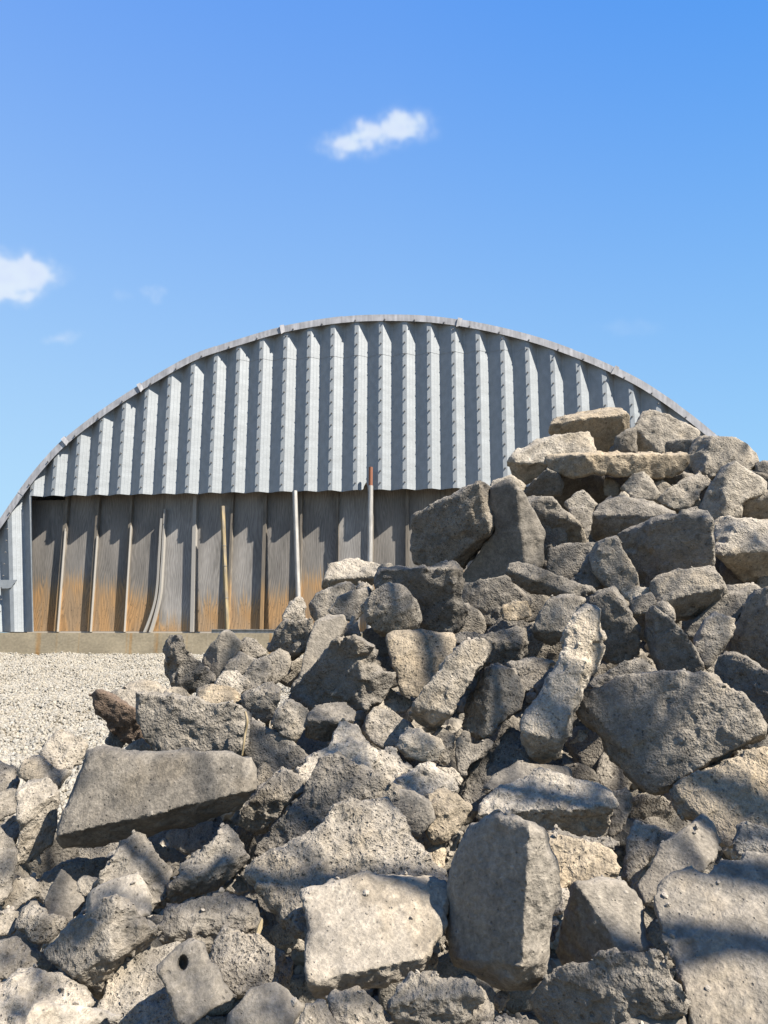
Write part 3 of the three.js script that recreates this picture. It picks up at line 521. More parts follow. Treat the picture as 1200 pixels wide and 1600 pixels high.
rk('C', 'M', 'angular chunk leaning against the split grey block', [[400,705],[430,645],[520,625],[545,680],[600,780],[628,860],[540,870],[470,845],[430,780]], { n: [0.0, 0.3], f: [[440,650,480,850,.5]], dz: .28, c: 2 });
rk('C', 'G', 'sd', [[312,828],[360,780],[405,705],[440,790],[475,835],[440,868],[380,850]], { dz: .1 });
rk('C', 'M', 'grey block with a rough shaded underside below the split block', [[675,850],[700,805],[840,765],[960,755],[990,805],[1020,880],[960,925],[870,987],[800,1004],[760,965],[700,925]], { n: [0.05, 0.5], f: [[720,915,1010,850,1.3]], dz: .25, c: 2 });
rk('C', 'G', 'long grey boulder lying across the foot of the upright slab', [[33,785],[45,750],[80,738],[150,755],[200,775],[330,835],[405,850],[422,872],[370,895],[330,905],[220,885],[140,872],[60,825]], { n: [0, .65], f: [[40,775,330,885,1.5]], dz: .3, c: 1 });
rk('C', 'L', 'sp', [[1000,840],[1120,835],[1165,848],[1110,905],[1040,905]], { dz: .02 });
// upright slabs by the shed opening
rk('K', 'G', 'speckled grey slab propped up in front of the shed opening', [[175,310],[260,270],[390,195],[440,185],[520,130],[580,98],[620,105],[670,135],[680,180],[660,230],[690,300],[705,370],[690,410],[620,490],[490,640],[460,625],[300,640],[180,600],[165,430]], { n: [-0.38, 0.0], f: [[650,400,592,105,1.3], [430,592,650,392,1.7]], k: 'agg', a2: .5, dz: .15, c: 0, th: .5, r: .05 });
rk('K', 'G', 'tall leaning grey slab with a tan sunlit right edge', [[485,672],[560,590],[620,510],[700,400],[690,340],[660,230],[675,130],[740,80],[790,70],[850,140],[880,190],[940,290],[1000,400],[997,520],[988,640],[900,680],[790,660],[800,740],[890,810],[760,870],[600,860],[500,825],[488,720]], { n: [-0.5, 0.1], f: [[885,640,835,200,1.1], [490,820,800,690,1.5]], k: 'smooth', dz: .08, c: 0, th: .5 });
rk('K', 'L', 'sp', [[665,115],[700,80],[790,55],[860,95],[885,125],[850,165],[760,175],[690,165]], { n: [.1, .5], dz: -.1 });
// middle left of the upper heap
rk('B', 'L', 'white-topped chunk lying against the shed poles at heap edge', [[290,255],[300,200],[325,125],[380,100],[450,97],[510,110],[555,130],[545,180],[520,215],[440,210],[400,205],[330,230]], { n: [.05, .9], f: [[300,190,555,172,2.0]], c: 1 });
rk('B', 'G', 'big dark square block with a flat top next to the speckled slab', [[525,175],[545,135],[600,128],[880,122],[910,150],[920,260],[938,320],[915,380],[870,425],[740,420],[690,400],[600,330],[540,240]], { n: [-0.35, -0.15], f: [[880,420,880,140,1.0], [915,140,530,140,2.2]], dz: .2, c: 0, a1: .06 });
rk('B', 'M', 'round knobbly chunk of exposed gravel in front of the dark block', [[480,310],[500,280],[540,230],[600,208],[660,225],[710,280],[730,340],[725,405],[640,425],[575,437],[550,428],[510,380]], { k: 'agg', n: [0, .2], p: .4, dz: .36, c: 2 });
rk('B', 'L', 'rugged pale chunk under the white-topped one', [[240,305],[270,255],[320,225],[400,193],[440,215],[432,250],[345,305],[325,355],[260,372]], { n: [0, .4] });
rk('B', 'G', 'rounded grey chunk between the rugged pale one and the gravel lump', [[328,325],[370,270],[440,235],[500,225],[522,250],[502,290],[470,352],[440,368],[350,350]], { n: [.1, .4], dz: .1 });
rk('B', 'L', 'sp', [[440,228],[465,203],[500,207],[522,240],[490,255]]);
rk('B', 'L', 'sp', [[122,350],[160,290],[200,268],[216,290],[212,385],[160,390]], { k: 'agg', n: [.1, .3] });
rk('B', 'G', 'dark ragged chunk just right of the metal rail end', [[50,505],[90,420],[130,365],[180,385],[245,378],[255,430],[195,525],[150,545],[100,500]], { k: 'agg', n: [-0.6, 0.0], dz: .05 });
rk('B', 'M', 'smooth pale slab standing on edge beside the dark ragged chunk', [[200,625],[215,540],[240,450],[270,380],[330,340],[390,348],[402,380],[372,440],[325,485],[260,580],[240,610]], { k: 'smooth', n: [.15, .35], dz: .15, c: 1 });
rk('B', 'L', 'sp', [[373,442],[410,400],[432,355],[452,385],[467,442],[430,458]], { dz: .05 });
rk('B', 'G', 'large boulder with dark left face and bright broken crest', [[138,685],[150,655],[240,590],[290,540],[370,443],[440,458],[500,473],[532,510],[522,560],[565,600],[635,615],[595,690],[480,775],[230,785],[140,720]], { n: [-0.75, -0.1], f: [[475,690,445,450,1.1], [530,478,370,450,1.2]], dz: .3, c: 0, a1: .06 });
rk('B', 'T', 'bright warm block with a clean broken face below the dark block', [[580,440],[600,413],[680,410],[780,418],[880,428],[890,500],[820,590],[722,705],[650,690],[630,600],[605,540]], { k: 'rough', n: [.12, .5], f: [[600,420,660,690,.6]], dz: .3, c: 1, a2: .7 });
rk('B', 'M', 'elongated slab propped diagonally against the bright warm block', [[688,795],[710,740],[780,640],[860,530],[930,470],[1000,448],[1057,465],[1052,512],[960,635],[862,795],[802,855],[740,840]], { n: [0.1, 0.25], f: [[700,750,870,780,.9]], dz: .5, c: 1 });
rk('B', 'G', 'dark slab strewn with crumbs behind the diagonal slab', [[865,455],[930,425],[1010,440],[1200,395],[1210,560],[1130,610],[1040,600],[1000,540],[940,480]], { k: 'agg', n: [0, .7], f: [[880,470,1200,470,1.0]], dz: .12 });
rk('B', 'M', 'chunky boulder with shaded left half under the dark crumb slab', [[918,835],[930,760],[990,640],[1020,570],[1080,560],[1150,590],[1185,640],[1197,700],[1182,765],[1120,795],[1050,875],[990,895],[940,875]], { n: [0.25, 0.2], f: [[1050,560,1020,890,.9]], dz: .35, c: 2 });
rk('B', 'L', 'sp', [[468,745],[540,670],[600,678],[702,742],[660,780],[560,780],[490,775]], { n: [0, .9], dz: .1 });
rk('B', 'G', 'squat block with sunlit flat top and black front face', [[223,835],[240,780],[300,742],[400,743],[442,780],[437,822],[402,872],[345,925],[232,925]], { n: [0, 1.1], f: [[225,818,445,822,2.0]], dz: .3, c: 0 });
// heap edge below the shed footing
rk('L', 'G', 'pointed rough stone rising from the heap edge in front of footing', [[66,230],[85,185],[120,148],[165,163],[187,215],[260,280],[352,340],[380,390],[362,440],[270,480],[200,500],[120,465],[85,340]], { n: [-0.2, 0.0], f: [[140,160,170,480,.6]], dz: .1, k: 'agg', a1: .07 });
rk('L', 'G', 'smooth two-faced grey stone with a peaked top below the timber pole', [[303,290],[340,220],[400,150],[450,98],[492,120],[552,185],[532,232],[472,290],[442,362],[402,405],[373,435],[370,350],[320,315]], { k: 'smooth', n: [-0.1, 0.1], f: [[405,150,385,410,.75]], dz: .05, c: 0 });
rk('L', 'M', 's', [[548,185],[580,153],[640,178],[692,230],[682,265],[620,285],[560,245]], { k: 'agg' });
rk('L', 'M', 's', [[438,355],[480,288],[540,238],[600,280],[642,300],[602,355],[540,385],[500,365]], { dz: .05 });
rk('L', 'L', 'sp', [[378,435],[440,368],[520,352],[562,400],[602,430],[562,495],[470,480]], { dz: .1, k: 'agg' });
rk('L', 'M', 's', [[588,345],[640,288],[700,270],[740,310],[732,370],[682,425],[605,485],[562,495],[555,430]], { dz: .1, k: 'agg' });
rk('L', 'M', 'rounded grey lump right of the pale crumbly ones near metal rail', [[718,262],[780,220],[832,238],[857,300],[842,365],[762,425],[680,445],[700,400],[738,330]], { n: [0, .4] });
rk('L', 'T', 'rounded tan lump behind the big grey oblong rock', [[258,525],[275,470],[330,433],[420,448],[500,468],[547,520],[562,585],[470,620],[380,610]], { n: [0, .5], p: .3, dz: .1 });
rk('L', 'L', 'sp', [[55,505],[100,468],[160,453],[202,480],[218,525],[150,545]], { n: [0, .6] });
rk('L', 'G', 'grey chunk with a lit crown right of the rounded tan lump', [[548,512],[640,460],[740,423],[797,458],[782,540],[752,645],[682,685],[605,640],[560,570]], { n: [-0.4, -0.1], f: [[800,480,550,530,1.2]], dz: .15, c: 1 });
rk('L', 'M', 'egg-shaped chunk with a lit left half beside the squat black-fronted block', [[743,675],[770,600],[850,523],[900,558],[962,600],[967,665],[880,800],[800,748],[750,705]], { n: [.2, .3], f: [[830,530,850,780,.3]], dz: .3 });
rk('L', 'L', 'sp', [[676,690],[730,653],[748,700],[742,730]], {});
rk('A', 'B', 'dark brown ragged wedge jutting over the gravel bank', [[413,352],[440,338],[500,363],[560,400],[612,440],[645,560],[592,575],[530,555],[480,490],[423,410]], { n: [-.3, -.35], dz: .12, a1: .05, f: [[610,430,415,335,1.0]], name: 'stone_wedge', cat: 'rock' });
rk('A', 'M', 'pale pinkish flat chunk behind the brown wedge', [[498,350],[560,315],[670,293],[742,330],[762,348],[740,385],[620,470],[560,415]], { n: [0, .7] });
rk('A', 'G', 'big oblong grey rock resting on the scratched flat slab', [[610,440],[613,352],[640,340],[740,363],[840,368],[930,398],[1080,413],[1120,445],[1102,520],[1088,622],[1000,620],[900,615],[790,615],[690,605],[650,550],[628,490]], { n: [-0.3, 0.05], f: [[1075,620,1085,410,1.2], [1120,418,612,352,1.0]], dz: .35, c: 0 });
rk('L', 'G', 'sloping grey boulder half hidden right of the oblong rock', [[540,890],[585,700],[605,653],[680,688],[790,748],[870,798],[962,890],[965,965],[800,1000],[640,970],[580,930]], { n: [-0.25, 0.3], dz: .2 });
rk('A', 'L', 'pale crumbling chunk lowest on the gravel at the heap toe', [[175,645],[200,590],[250,525],[330,538],[387,580],[352,655],[260,705],[190,695]], { n: [0, .7], k: 'agg', a1: .07 });
rk('A', 'M', 's', [[83,705],[110,643],[180,638],[260,688],[322,700],[255,775],[120,748]], { dz: .05 });
rk('A', 'M', 'pale low boulder at the heap toe beside the gravel', [[-70,690],[0,653],[60,678],[87,740],[62,785],[0,800],[-80,790]], { n: [0, .6] });
rk('A', 'G', 'sd', [[458,575],[500,518],[565,560],[540,605]], { dz: -.05 });
rk('A', 'L', 'sp', [[555,600],[640,560],[692,600],[620,625]], {});
rk('E', 'G', 'broad smooth slab with scratched flat face on the left flank', [[230,575],[270,480],[330,320],[385,200],[450,181],[560,203],[780,208],[890,205],[1010,210],[1100,248],[1132,300],[1130,380],[1100,455],[1000,535],[800,625],[700,610],[560,650],[400,685],[260,668],[226,612]], { k: 'smooth', n: [-0.32, 0.28], f: [[228,600,1125,385,1.9]], dz: .45, c: 0, th: .55, r: .12, a1: .02 });
rk('E', 'L', 'boulder standing left of the scratched slab, pale above and shaded below', [[78,630],[90,530],[73,400],[110,343],[230,318],[270,395],[250,500],[225,640],[195,745],[130,775],[78,755]], { n: [-.05, .5], f: [[80,500,265,400,.8]], dz: .2, c: 1 });
rk('E', 'M', 'rounded boulder below the shaded toe stones, left of the pale standing one', [[-80,540],[0,548],[45,603],[80,660],[62,745],[40,835],[0,895],[-80,905]], { n: [.2, .35], dz: .3 });
rk('E', 'G', 'sd', [[-60,400],[0,398],[70,383],[82,470],[0,515],[-60,505]], {});
rk('E', 'G', 'sd', [[-5,545],[40,505],[95,488],[95,570],[62,625],[20,585]], { dz: -.02 });
rk('E', 'M', 'peaked rough chunk under the lower edge of the scratched slab', [[428,805],[480,720],[560,610],[620,573],[662,620],[692,690],[772,750],[760,800],[742,875],[720,915],[600,920],[540,850]], { n: [.1, .4], f: [[640,590,600,780,-.1]], dz: .4, c: 1 });
rk('F', 'L', 'pale flat-faced wedge in front of the peaked rough chunk', [[398,375],[400,290],[520,235],[650,193],[692,260],[712,330],[690,385],[640,400],[560,400],[440,420]], { k: 'smooth', n: [0, .7], dz: .46, c: 1 });
rk('F', 'G', 'smooth oval stone standing on end beside the knobbly clump', [[218,392],[213,330],[250,250],[290,178],[330,208],[370,270],[390,320],[345,395],[320,435],[260,415]], { k: 'smooth', n: [-.05, .35], dz: .3, c: 0 });
rk('E', 'G', 'sd', [[343,795],[380,766],[432,790],[422,822],[370,862],[348,835]], { dz: .3 });
rk('F', 'M', 'knuckle-ended elongated chunk pointing up right beneath the slab', [[775,335],[785,250],[850,200],[840,150],[900,113],[1000,58],[1035,20],[1030,-20],[1065,-35],[1100,0],[1115,30],[1168,120],[1105,185],[1015,265],[900,315],[800,350]], { n: [-.1, .45], f: [[785,270,1150,110,1.3]], dz: .4, c: 0 });
rk('E', 'G', 'sd', [[158,785],[320,690],[480,695],[450,800],[380,825],[300,770],[235,805],[200,885],[163,865]], { dz: .1 });
rk('E', 'G', 'sd', [[675,625],[780,660],[835,705],[775,775],[700,700]], { dz: .15 });
rk('G', 'G', 'blocky grey chunk with a lit top behind the triangular slabs', [[-5,480],[60,388],[180,288],[250,328],[270,392],[182,465],[62,595],[-20,530]], { n: [-0.3, 0.2], dz: .25, f: [[20,440,260,400,.6]] });
rk('G', 'G', 'dark crumbly clump above the blocky grey chunk', [[45,340],[110,238],[170,228],[205,290],[150,340],[60,398]], { k: 'agg', dz: .12 });
// lower left
rk('F', 'G', 'large wedge-shaped boulder, dim left face and sunlit right face', [[208,562],[300,470],[370,398],[440,358],[545,288],[600,308],[642,370],[737,440],[738,482],[702,532],[605,575],[542,625],[502,745],[470,778],[420,742],[340,662],[270,612],[222,592]], { n: [-0.6, 0.15], f: [[490,640,548,290,.9], [500,590,740,460,1.2]], dz: .55, c: 0 });
rk('F', 'L', 'pitted pale slab lying low beneath the stone with a hole', [[478,832],[500,740],[518,650],[570,598],[700,548],[832,518],[872,600],[850,800],[842,940],[620,940],[520,862]], { k: 'agg', n: [.05, .6], dz: .4, a2: .5, c: 0 });
rk('F', 'G', 'smooth grey stone with a round bar hole near its top', [[736,632],[790,588],[850,528],[900,510],[952,528],[972,590],[1022,660],[1062,730],[1112,772],[1002,815],[932,865],[880,905],[832,892],[820,800],[788,720]], { k: 'smooth', n: [.15, .55], f: [[1110,775,830,890,-.0], [745,640,840,890,.8]], dz: .6, c: 0, holes: [[856,612,20,29,.05]] });
rk('P', 'M', 'grainy slab fragment standing right of the stone with a hole', [[327,1500],[336,1473],[349,1456],[363,1459],[397,1464],[418,1477],[440,1493],[457,1503],[449,1541],[425,1540],[397,1545],[370,1552],[349,1532]], { k: 'agg', n: [-.1, .35], f: [[420,1545,420,1475,1.0]], a2: .5, dz: .45, c: 0 });
rk('F', 'L', 'bright rough boulder at the bottom left of the heap', [[-40,800],[20,700],[80,658],[180,638],[240,658],[270,643],[332,668],[402,740],[442,802],[425,840],[280,850],[160,860],[80,920],[-40,920]], { n: [0, .6], f: [[260,650,300,840,-.3]], dz: .5, a1: .06 });
rk('F', 'L', 'smooth pale ridge-backed stone in front of the bright rough boulder', [[105,930],[150,808],[220,803],[360,828],[480,838],[600,880],[660,940],[500,960],[110,960]], { k: 'smooth', n: [0, .8], f: [[100,930,260,810,.8]], dz: .65, c: 0 });
rk('F', 'M', 'knobbly clump of cemented pebbles beside the smooth oval stone', [[83,425],[100,370],[150,336],[200,368],[212,410],[290,403],[312,440],[242,485],[200,525],[150,515],[128,470]], { k: 'agg', n: [0, .3], p: .4, dz: .35 });
rk('F', 'M', 's', [[-50,420],[0,395],[40,368],[87,400],[72,470],[0,495],[-50,470]], { dz: .3 });
rk('F', 'G', 's', [[-60,540],[0,498],[80,488],[132,530],[145,585],[185,612],[150,655],[60,665],[0,690],[-60,640]], { dz: .35 });
rk('F', 'G', 'flat-lying rough grey chunk under the knuckle-ended one', [[753,425],[778,348],[830,328],[1000,288],[1130,308],[1200,338],[1245,420],[1185,495],[1060,500],[1000,540],[970,565],[900,530],[760,535],[743,490]], { n: [-0.1, 0.35], dz: .4, f: [[750,470,1240,440,.8]], a1: .06, c: 1 });
rk('F', 'G', 'sd', [[18,345],[60,228],[160,218],[175,300],[100,335],[38,385]], { dz: .15 });
rk('F', 'L', 'sp', [[1055,270],[1130,198],[1182,250],[1120,300]], { dz: .25 });
rk('F', 'M', 's', [[1128,195],[1200,128],[1262,180],[1255,262],[1190,285]], { dz: .3 });
rk('H', 'G', 'smooth grey hump below the grainy slab fragment', [[-85,870],[0,790],[20,745],[150,706],[202,740],[283,822],[242,875],[222,930],[-85,930]], { k: 'smooth', n: [0, .55], dz: .6, p: .2 });
// bottom centre
rk('H', 'M', 'flat-topped slab tilted toward the sun in front of the triangular slab', [[260,265],[440,213],[580,188],[650,193],[900,206],[960,223],[987,270],[977,370],[927,480],[862,570],[832,635],[740,695],[600,738],[480,760],[370,785],[328,745],[298,640],[293,560],[316,460],[278,330]], { k: 'smooth', n: [.02, .75], f: [[300,700,880,585,2.0]], dz: .6, c: 0, th: .42, a2: 1.2, r: .05 });
rk('G', 'M', 'broad triangular slab of exposed aggregate behind the flat-topped slab', [[-2,730],[60,680],[200,620],[330,560],[420,450],[480,430],[560,438],[640,418],[690,490],[800,650],[890,772],[700,900],[400,960],[290,1050],[170,975],[120,900],[50,812]], { k: 'agg', n: [-0.12, 0.5], f: [[30,760,300,1040,.8]], dz: .5, c: 0, th: .4, a1: .03, r: .05 });
rk('G', 'G', 'second triangular slab tucked behind the broad aggregate one', [[43,705],[60,650],[160,530],[270,400],[300,330],[350,240],[420,218],[500,268],[600,310],[700,390],[720,480],[640,520],[480,540],[330,660],[150,720]], { k: 'agg', n: [-0.3, 0.3], dz: .38, c: 0, th: .45, a1: .035 });
rk('G', 'L', 'bright sloping slab with a grey side above the triangular slabs', [[248,312],[290,250],[370,190],[400,158],[440,83],[500,93],[552,170],[597,215],[565,300],[500,320],[420,280],[350,300],[300,345],[262,352]], { n: [.05, .8], f: [[270,345,400,190,-.0], [440,330,290,270,.0]], dz: .3, c: 0 });
rk('G', 'M', 'rough grey chunk uphill of the bright sloping slab', [[528,112],[545,58],[600,18],[660,38],[750,93],[765,115],[692,195],[620,195],[560,155]], { n: [0, .5], dz: .2 });
rk('G', 'L', 'barrel-shaped pale lump right of the rough grey chunk', [[688,192],[720,108],[800,118],[880,163],[892,200],[862,255],[780,255],[700,220]], { n: [0, .4], p: .35, dz: .3 });
rk('G', 'M', 's', [[845,255],[885,190],[848,140],[880,110],[937,150],[932,200],[912,258]], { dz: .22, k: 'agg' });
rk('G', 'L', 'bright jagged chunk at the head of the dark crumb gully', [[562,272],[610,198],[650,188],[692,200],[685,250],[752,290],[682,360],[640,345],[575,295]], { n: [.1, .5], a1: .08, dz: .25 });
rk('G', 'L', 'ragged sunlit chunk above the rounded tan boulder', [[676,352],[760,288],[830,263],[900,298],[952,350],[947,390],[862,395],[810,430],[760,425],[700,385]], { n: [.15, .6], a1: .08, dz: .3 });
rk('G', 'L', 'sp', [[862,282],[930,288],[977,330],[962,372],[900,315]], { dz: .15 });
rk('G', 'T', 'rounded tan boulder beside the tall smooth-faced block', [[803,432],[830,398],[900,368],[960,408],[1014,470],[982,535],[902,605],[850,615],[813,575],[835,500],[825,450]], { n: [.2, .35], p: .25, dz: .42 });
rk('G', 'G', 'dark smooth stone left of the rounded tan boulder', [[638,410],[700,385],[765,383],[842,448],[852,512],[775,597],[700,500]], { k: 'smooth', n: [-0.4, 0.1], dz: .44, p: .2 });
rk('G', 'T', 's', [[816,655],[870,613],[902,640],[892,685],[905,750],[860,730]], { dz: .3 });
rk('G', 'L', 'sp', [[893,640],[930,605],[970,578],[940,680],[900,690]], { dz: .25 });
rk('H', 'M', 'pale domed stone under the front lip of the flat slab', [[393,775],[480,743],[540,713],[582,740],[642,800],[668,930],[430,930],[400,830]], { n: [.05, .45], p: .25, dz: .65 });
rk('H', 'G', 's', [[225,930],[300,828],[370,783],[402,830],[445,930]], { dz: .68 });
rk('H', 'M', 'layered boulder at the bottom between flat slab and dark log-like chunk', [[688,785],[720,708],[790,668],[880,666],[980,688],[1092,730],[1112,790],[1082,855],[1000,895],[900,930],[720,930],[688,845]], { n: [-0.1, 0.4], f: [[690,800,1110,760,.8]], dz: .65, c: 1, a1: .06 });
rk('H', 'M', 's', [[1078,735],[1130,738],[1182,820],[1172,875],[1080,920],[1040,895],[1112,805]], { dz: .55 });
rk('H', 'T', 's', [[826,630],[870,558],[912,568],[908,665],[828,670]], { dz: .4 });
rk('H', 'G', 's', [[1105,900],[1200,873],[1300,890],[1320,950],[1100,950]], { dz: .6, n: [0, .8] });
// bottom right
rk('P', 'G', 'tall smooth-faced block standing upright, right edge warm in the sun', [[696,1370],[704,1330],[734,1285],[775,1271],[810,1278],[850,1298],[869,1340],[873,1390],[863,1440],[858,1490],[851,1532],[830,1547],[790,1551],[740,1534],[702,1514],[690,1470],[696,1420]], { k: 'smooth', n: [-.9, -.05], f: [[812,1550,828,1280,1.6], [700,1500,860,1510,.9]], dz: .75, c: 0, r: .12 });
rk('I', 'L', 'wide sunlit slab with a crumbling front edge right of the dark gully', [[-90,280],[0,228],[60,208],[190,150],[330,183],[430,213],[512,258],[522,310],[502,390],[482,445],[400,460],[260,425],[180,430],[60,375],[-20,368],[-75,335]], { n: [.02, .9], f: [[-60,345,515,318,1.9]], dz: .45, c: 0, a2: 1.2 });
rk('M', 'G', 'dim slab edge tucked behind the wide sunlit slab', [[535,705],[600,613],[700,563],[800,505],[900,535],[1050,545],[1200,560],[1180,640],[950,650],[750,710]], { k: 'smooth', n: [0, .9], dz: .25 });
rk('I', 'T', 'long warm tan block under the wide sunlit slab', [[175,475],[210,440],[270,453],[400,478],[480,503],[522,545],[537,590],[530,640],[430,665],[340,675],[265,680],[250,560]], { n: [.15, .45], dz: .5, c: 1 });
rk('I', 'G', 'thin flat shard lying on the warm tan block', [[208,432],[260,416],[400,456],[480,450],[542,473],[537,498],[430,490],[270,455]], { n: [0, .7], dz: .5, c: 0 });
rk('J', 'M', 'grooved grey stone with a dim left face beside the tall block', [[240,575],[300,330],[335,228],[440,203],[560,218],[612,290],[647,350],[657,480],[695,520],[560,560],[420,600],[340,620],[258,615]], { k: 'smooth', n: [.25, .45], f: [[342,228,560,560,1.3]], dz: .68, c: 0, r: .07 });
rk('I', 'M', 'slender upright chunk behind the smooth diagonal shard', [[557,645],[590,410],[610,388],[660,398],[785,433],[735,490],[690,520],[630,610],[600,685]], { n: [.25, .2], dz: .4 });
rk('I', 'M', 'smooth diagonal shard with a raised rib and tan broken end', [[605,695],[680,578],[720,488],[800,438],[860,388],[910,348],[962,380],[987,470],[965,540],[900,600],[800,620],[720,680],[650,745],[633,750]], { k: 'smooth', n: [-.05, .6], f: [[900,600,850,380,.8]], dz: .55, c: 0, th: .5 });
rk('I', 'T', 'large warm boulder under the rough right-hand slab', [[762,250],[800,213],[880,173],[1000,118],[1100,63],[1200,48],[1290,48],[1290,420],[1200,440],[1120,440],[1040,480],[985,480],[960,400],[900,380],[820,375],[788,325]], { n: [.05, .5], f: [[790,250,960,420,.6]], dz: .4, c: 1 });
rk('I', 'L', 's', [[1037,490],[1060,408],[1110,386],[1170,403],[1200,420],[1290,420],[1290,520],[1100,520],[1060,540]], { dz: .5 });
rk('J', 'M', 'huge smooth slab sloping down in the bottom right foreground', [[690,225],[760,168],[840,138],[930,185],[1000,108],[1090,103],[1110,58],[1200,78],[1320,90],[1320,950],[920,950],[870,835],[820,625],[788,525],[718,435],[685,300]], { k: 'smooth', n: [.03, .75], f: [[700,360,880,900,1.5]], dz: .8, c: 0, th: .4, a1: .035, a2: 1.6 });
rk('J', 'G', 'dark log-shaped rough chunk lying under the huge smooth slab', [[118,765],[150,718],[200,648],[300,598],[400,578],[430,560],[560,540],[690,525],[740,570],[800,670],[840,770],[780,810],[640,830],[500,850],[300,860],[160,845]], { n: [-0.3, -0.1], dz: .72, c: 0, a1: .05, p: .2 });
rk('J', 'G', 's', [[530,870],[620,818],[760,778],[825,800],[840,860],[700,890]], { k: 'smooth', n: [0, .7], dz: .7 });
rk('J', 'G', 's', [[-30,870],[0,830],[170,848],[240,880],[160,910],[-30,910]], { n: [0, .7], dz: .6 });
rk('J', 'M', 's', [[-20,735],[30,703],[45,742],[0,790]], { dz: .45 });
rk('I', 'G', 'sd', [[515,255],[570,228],[590,300],[545,425],[490,455],[500,385]], { dz: .3 });
rk('J', 'L', 'sp', [[262,245],[318,255],[285,335],[245,385],[223,365],[245,300]], { dz: .45 });
rk('J', 'M', 'sp', [[222,440],[258,412],[250,480],[222,520]], { dz: .45 });
// right flank
rk('D', 'M', 'huge rough-faced slab jutting out on the right flank', [[322,512],[335,470],[365,448],[430,438],[520,385],[640,376],[820,376],[905,363],[960,388],[1022,450],[1092,475],[1132,540],[1188,610],[1183,658],[1100,695],[1000,750],[930,785],[850,835],[762,905],[700,915],[640,905],[560,835],[450,725],[428,650],[378,602],[342,562]], { n: [-.15, .25], f: [[360,500,720,880,.7], [820,840,1190,640,1.6]], dz: .45, c: 0, th: .45, a1: .025, a2: .9, r: .04 });
rk('D', 'L', 'long club-shaped slab standing beside the rough-faced slab', [[108,622],[113,590],[180,470],[250,340],[288,250],[308,150],[358,85],[400,53],[452,78],[450,150],[478,200],[473,270],[443,340],[403,400],[373,480],[323,560],[303,640],[265,772],[200,785],[150,755],[118,682]], { n: [0, .5], f: [[275,680,440,150,1.3], [110,630,290,670,1.2]], dz: .55, c: 0, r: .07 });
rk('D', 'G', 'rounded grey boulder behind the head of the club-shaped slab', [[375,70],[440,8],[520,-2],[560,58],[602,130],[632,180],[622,292],[560,325],[480,345],[450,300],[430,200]], { n: [-0.2, 0.0], p: .25, dz: .22 });
rk('D', 'M', 'rounded chunk with dark underside left of the club-shaped slab', [[153,182],[170,130],[220,58],[270,20],[340,28],[385,45],[360,95],[318,160],[300,225],[240,250],[190,245],[158,215]], { n: [0, .5], f: [[155,185,310,195,1.2]], dz: .3 });
rk('D', 'G', 'upright wedge with black left side above the rough-faced slab', [[653,205],[658,100],[690,80],[740,118],[802,180],[852,240],[882,290],[904,355],[840,390],[720,395],[688,335]], { n: [-0.2, 0.0], f: [[682,82,722,390,1.6]], dz: .28, c: 0 });
rk('D', 'M', 's', [[586,62],[680,13],[708,60],[640,115],[598,125]], { dz: .15 });
rk('D', 'M', 's', [[686,72],[740,58],[784,100],[790,150],[700,90]], { dz: .12 });
rk('D', 'M', 'squarish chunk right of the upright black-sided wedge', [[876,245],[900,158],[950,108],[1048,138],[1043,202],[982,295],[920,358],[893,315]], { n: [.15, .35], f: [[945,110,890,230,.8]], dz: .2 });
rk('D', 'G', 'long grey chunk behind the squarish one under the undercut block', [[822,185],[880,130],[960,58],[1010,18],[1110,-4],[1105,60],[1055,155],[960,150],[890,190],[868,240]], { n: [0, 0.4], dz: .1 });
rk('D', 'G', 'sloping grey boulder to the right of the squarish chunk', [[1016,245],[1040,188],[1080,108],[1110,38],[1150,8],[1290,-25],[1290,390],[1190,370],[1130,310],[1060,300],[1018,275]], { n: [-0.45, 0.1], dz: .2, p: .2 });
rk('D', 'G', 'rough dim boulder wedged behind the corner of the rough-faced slab', [[955,375],[970,308],[1010,283],[1060,288],[1120,318],[1200,378],[1290,420],[1290,640],[1190,650],[1120,560],[1080,490],[1020,465],[965,405]], { n: [-0.55, 0.1], dz: .3, a1: .06 });
rk('D', 'G', 's', [[440,400],[540,348],[640,308],[695,370],[640,395],[520,400],[440,445],[395,450]], { k: 'agg', dz: .1 });
rk('D', 'L', 'sp', [[520,2],[600,-12],[690,13],[600,65],[565,45]], { dz: .1 });
rk('D', 'T', 'sp', [[-5,95],[60,63],[120,53],[148,112],[100,138],[0,130]], { dz: .08 });
rk('D', 'G', 'sd', [[25,335],[150,308],[245,328],[205,405],[110,455],[85,385]], { dz: .15 });
rk('D', 'G', 'sd', [[158,435],[220,368],[255,350],[185,475]], { dz: .25 });
rk('D', 'L', 'sp', [[300,700],[360,638],[398,652],[345,690]], { dz: .2 });
rk('M', 'M', 'L-shaped tan fragment beside the gully of dark crumbs', [[333,445],[345,380],[388,283],[427,298],[435,375],[475,405],[572,348],[614,370],[545,440],[450,505],[405,550],[400,618],[348,565]], { n: [.15, .45], dz: .2, c: 0 });
rk('M', 'G', 'dark crumbly bank of fines in the gully below the club-shaped slab', [[390,600],[440,500],[600,400],[750,275],[840,320],[900,470],[760,580],[620,640],[560,720],[510,800],[460,910],[420,820],[375,720]], { k: 'agg', n: [-.1, .7], dz: .1, cat: 'rubble bank' });
rk('M', 'L', 'sp', [[852,45],[880,3],[912,20],[902,65]], { dz: .1 });

